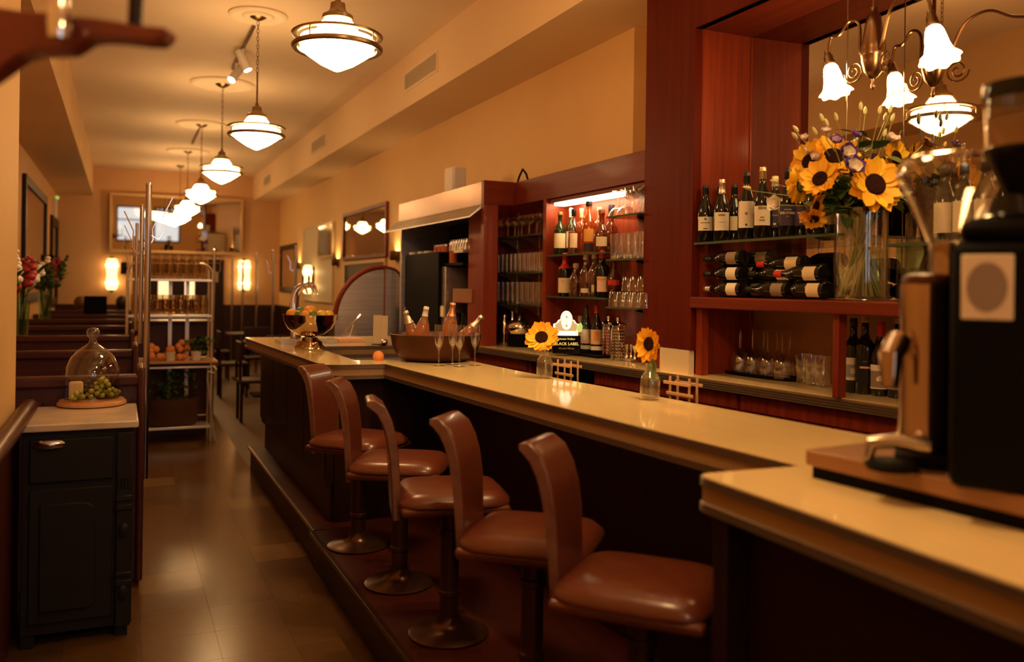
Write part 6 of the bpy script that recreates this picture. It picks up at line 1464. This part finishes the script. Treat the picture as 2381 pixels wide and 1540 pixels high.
do = MB().box(X0 + .05, X1 - .10, CY0 + .016, CY0 + .03, .10, .67).build('door', 'charcoal', cb, .004)
xd0, xd1 = X0 + .09, X1 - .165
rp = [(xd0, .15), (xd1 - .03, .15)] + [(xd1 - .03 + .03 * math.sin(a), .18 - .03 * math.cos(a)) for a in (.5, 1.0, 1.57)] + [(xd1, .56)] + [(xd1 - .05 + .05 * math.cos(a), .56 + .05 * math.sin(a)) for a in (.5, 1.0, 1.57)] + [(xd0, .61)]
MB().prism(rp, CY0 + .004, CY0 + .016, M=XZ).build('raised_panel', 'charcoal', do, .006)
pl = MB().box(X1 - .085, X1 - .025, CY0 + .005, CY0 + .03, .05, .90).build('pilaster', 'charcoal', cb, .004)
for i in range(4): MB().tube([(X1 - .075 + i * .013, CY0 + .004, .655), (X1 - .075 + i * .013, CY0 + .004, .70)], .005, 6).build('flute', 'charcoal', pl)
for i, (z0, z1) in enumerate(((.60, .625), (.56, .585), (.27, .29), (.23, .255))): MB().box(X1 - .088, X1 - .022, CY0 - .004, CY0 + .006, z0, z1).build('moulding', 'charcoal', pl, .004)
for z in (.47, .20): MB().sphere((X1 - .055, CY0 + .002, z), .022, 12, 8, 1, .5, 1.6).build('carved_drop', 'charcoal', pl)
for x in (X0 + .05, X1 - .06):
    for y in (CY0 + .06, CY1 - .05): MB().box(x - .025, x + .025, y - .025, y + .025, 0, .05).build('foot', 'charcoal', cb)
# glass cloche with cheese and grapes
cc = atz(214, 942, .95); KC = depth(cc) / F
bd = thing('cake_board', 'round turned wooden board under the glass cloche', 'board', cc)
RB = 74 * KC
MB().lathe([(0, .001), (RB * .92, .001), (RB, .008), (RB * .98, .020), (RB * .93, .024), (RB * .92, .030), (0, .030)], 40).build('board', 'oak_board', bd, ang=30)
thin_glass('glass_dome', (.95, .92, .87), .05, power=2.2)
cl = thing('glass_cloche', 'tall clear glass cloche with a knob over cheese and grapes', 'cloche', cc + Vector((0, 0, .0305)))
RD = 58 * KC; HD = 122 * KC
MB().lathe([(RD * 1.0, 0), (RD, HD * .45), (RD * .95, HD * .62), (RD * .80, HD * .80), (RD * .55, HD * .93), (RD * .28, HD * 1.02), (RD * .15, HD * 1.07), (RD * .12, HD * 1.15), (RD * .22, HD * 1.20), (RD * .25, HD * 1.28), (RD * .18, HD * 1.34), (0, HD * 1.36)], 36).build('dome', 'glass_dome', cl, ang=70)
zg = cc.z + .031
pc_ = aty(178, 918, cc.y); 
tag(MB().prism([(-.035, -.03), (.03, -.035), (.02, .03), (-.03, .02)], 0, .085, T(pc_.x, cc.y + .01, zg)).build('cheese_wedge', 'cheese', None, .004), 'pale block of cheese under the glass cloche', 'cheese')
def grapes(cx, cy, n, m, label, cat, sx, sz, seed):
    t = thing('grape_bunch', label, cat, (cx, cy, zg)); rn = random.Random(seed); gm = MB().sphere((0, 0, 0), .0125, 12, 8).mesh('grape', m)
    pts = []
    tries = 0
    while len(pts) < n and tries < 4000:
        tries += 1; p = Vector((rn.uniform(-sx, sx), rn.uniform(-.045, .045), rn.uniform(.0125, sz)))
        if p.z > sz * (1 - abs(p.x) / sx * .75) + .004 or p.z < .0125: continue
        if all((p - q).length > .0215 for q in pts): pts.append(p)
    for p in pts: o = bpy.data.objects.new('grape', gm); COL.objects.link(o); o.parent = t; o.location = p
g1 = aty(238, 920, cc.y); grapes(g1.x, cc.y, 46, 'grape_green', 'bunch of green grapes under the glass cloche', 'grapes', .07, .10, 2)
g2 = aty(205, 925, cc.y); grapes(g2.x, cc.y + .03, 26, 'grape_black', 'bunch of black grapes in the middle of the cloche', 'grapes', .035, .10, 3)
g3 = aty(180, 935, cc.y - .06); grapes(g3.x, cc.y - .075, 9, 'grape_green', 'small bunch of green grapes in front of the cheese', 'grapes', .04, .045, 4)
# ================================================================== COFFEE GRINDERS ON THEIR BOARD
A_ = atz(1872, 1110, ZB); B_ = atz(2381, 1240, ZB); e1 = (B_ - A_); e1.z = 0; e1.normalize(); e2 = Vector((-e1.y, e1.x, 0)); e2 = e2 if e2.x > 0 else -e2
gb = thing('grinder_board', 'raised wooden board on dark feet carrying the coffee grinders', 'board', A_, math.atan2(e1.y, e1.x))
sg2 = 1 if (Vector((-e1.y, e1.x, 0)) - e2).length < .1 else -1
L1 = (B_ - A_).length + .5; W1 = .46
def gbx(x0, x1, y0, y1, z0, z1, name, m, bev=0.): 
    ys = sorted((y0 * sg2, y1 * sg2)); return MB().box(x0, x1, ys[0], ys[1], z0, z1).build(name, m, gb, bev)
mat('board_brown', (.34, .17, .075), .3, c2=(.28, .13, .055), nscale=(3, 20, 20), coat=.2)
gbx(0, L1, 0, W1, .030, .068, 'board', 'board_brown', .004)
gbx(.012, L1 - .01, .012, W1 - .012, 0, .030, 'plinth', 'black')  # black block stands in for the shaded gap under the board
zg_ = ZB + .0685
def on_board(px, py): return atz(px, py, zg_)
# grinder with glass cone hopper
gp = on_board(2150, 1090); DG = depth(gp); KG = DG / F
gr = thing('coffee_grinder', 'chrome coffee grinder with a clear glass cone hopper', 'coffee grinder', gp, -TH - .44)
def zz(py): return (1090 - py) * KG
mat('grinder_metal', (.50, .36, .24), .16, metal=1.)
MB().box(-65 * KG, 60 * KG, -.02, .16, 0, .03).build('base', 'black', gr, .008)
MB().lathe([(0, .03), (62 * KG, .03), (64 * KG, .05), (60 * KG, .08), (58 * KG, zz(760)), (60 * KG, zz(735)), (60 * KG, zz(660)), (0, zz(660))], 28, T(0, .07, 0)).build('body', 'grinder_metal', gr, ang=50)
MB().lathe([(0, zz(661)), (63 * KG, zz(661)), (64 * KG, zz(650)), (60 * KG, zz(640)), (42 * KG, zz(635)), (0, zz(635))], 28, T(8 * KG, .07, 0)).build('collar', 'copper_dark', gr, ang=50)
ox = 45 * KG
MB().lathe([(40 * KG, zz(636)), (42 * KG, zz(570)), (52 * KG, zz(548)), (108 * KG, zz(425)), (116 * KG, zz(405)), (116 * KG, zz(385)), (105 * KG, zz(366))], 36, T(ox, .07, 0)).build('hopper', 'glass_thick', gr, ang=60)
MB().lathe([(106 * KG, zz(372)), (108 * KG, zz(362)), (70 * KG, zz(350)), (30 * KG, zz(344)), (26 * KG, zz(330)), (0, zz(328))], 36, T(ox, .07, 0)).build('hopper_lid', 'glass_smoky', gr, ang=60)
MB().lathe([(0, zz(640)), (36 * KG, zz(640)), (38 * KG, zz(560)), (0, zz(556))], 24, T(ox, .07, 0)).build('burr_throat', 'grinder_metal', gr)
sp2 = MB().tube([(-60 * KG, .02, zz(800)), (-75 * KG, -.03, zz(830)), (-75 * KG, -.035, zz(900))], [.03, .026, .018], 14).build('spout', 'grinder_metal', gr)
fk = MB().tube([(-118 * KG, -.05, zz(1072)), (-112 * KG, -.055, zz(1030)), (-60 * KG, -.055, zz(1022)), (10 * KG, -.05, zz(1030))], [.008, .016, .016, .014], 12).build('dosing_fork', 'chrome_dull', gr)
MB().lathe([(0, .0), (.05, .0), (.055, .012), (.045, .02), (0, .02)], 20, T(-70 * KG, -.05, .001)).build('drip_dish', 'black', gr)
# black grinder at the end
hp = on_board(2330, 1150); DH = depth(hp); KH = DH / F
bg_ = thing('coffee_grinder', 'tall black coffee grinder with a cream name plate and glass hopper', 'coffee grinder', hp, -TH - .50)
def zh(py): return (1150 - py) * KH
MB().prism([(-112 * KH, -.0), (130 * KH, -.0), (130 * KH, .26), (-112 * KH, .26)], .0, zh(560)).build('body', 'black', bg_, .02)
MB().prism([(-95 * KH, .01), (120 * KH, .01), (120 * KH, .25), (-95 * KH, .25)], zh(560), zh(505)).build('shoulder', 'black', bg_, .02)
MB().box(-90 * KH, 18 * KH, -.004, .001, zh(745), zh(592)).build('name_plate', 'cream', bg_, .003)
ovp = [(-36 * KH + 42 * KH * math.cos(a), zh(668) + 58 * KH * math.sin(a)) for a in [2 * PI * i / 28 for i in range(28)]]
MB().prism(ovp, -.0062, -.0042, M=XZ).build('plate_emblem', 'paper_taupe', bg_)
MB().lathe([(0, zh(506)), (90 * KH, zh(506)), (92 * KH, zh(496)), (60 * KH, zh(485)), (46 * KH, zh(440)), (0, zh(440))], 30, T(20 * KH, .13, 0)).build('neck', 'black_gloss', bg_, ang=50)
MB().lathe([(46 * KH, zh(440)), (52 * KH, zh(400)), (90 * KH, zh(335)), (96 * KH, zh(200)), (92 * KH, zh(200))], 32, T(45 * KH, .13, 0)).build('hopper', 'glass_smoky', bg_, ang=60)
MB().lathe([(48 * KH, zh(440)), (92 * KH, zh(335)), (94 * KH, zh(325)), (88 * KH, zh(322)), (0, zh(335))], 32, T(45 * KH, .13, 0)).build('hopper_cradle', 'black_gloss', bg_, ang=50)
MB().lathe([(0, zh(205)), (98 * KH, zh(205)), (100 * KH, zh(195)), (96 * KH, zh(165)), (40 * KH, zh(148)), (0, zh(146))], 32, T(45 * KH, .13, 0)).build('hopper_lid', 'black_gloss', bg_, ang=50)
# ================================================================== WOODEN BRACKET ON THE PARTITION
DB = 1.42
def nb_(px, py, dd=0.): return atd(px, py, DB + dd)
ob = nb_(-420, 110)
wk = thing('wooden_bracket', 'dark red varnished scroll bracket reaching out from the partition overhead', 'bracket', (0, 0, 0))
out = [(388, 62), (386, 74), (378, 88), (362, 97), (330, 96), (280, 90), (225, 86), (196, 90), (175, 105), (155, 117), (120, 119), (75, 120), (40, 128), (10, 150), (-40, 185), (-120, 215), (-330, 235), (-330, -40), (-120, -10), (-20, 12), (40, 22), (100, 26), (160, 34), (220, 40), (270, 48), (300, 54), (340, 58)]
vs = [nb_(*p) for p in out]; n = len(vs); th = Vector((FX, FY, 0)) * .05
wood('bracket_wood', (.16, .03, .018), (.22, .045, .026), 'x', rough=.3, coat=.4)
MB().add([tuple(v) for v in vs] + [tuple(v + th) for v in vs], [tuple(range(n)), tuple(range(n, 2 * n))[::-1]] + [(i, n + i, n + (i + 1) % n, (i + 1) % n) for i in range(n)]).build('scroll_arm', 'bracket_wood', wk, .006)
MB().tube([nb_(314, 58, .03), nb_(326, -260, .03)], .012, 12).build('upright_rod', 'dark_wood_z', wk)
MB().tube([nb_(138, 70, -.025), nb_(146, -240, -.025)], .013, 14).build('upright_rod', 'chrome', wk)
MB().lathe([(0, -.02), (.018, -.02), (.020, 0), (.016, .03), (0, .03)], 16, T(nb_(139, 62, -.025))).build('rod_collar', 'chrome', wk)
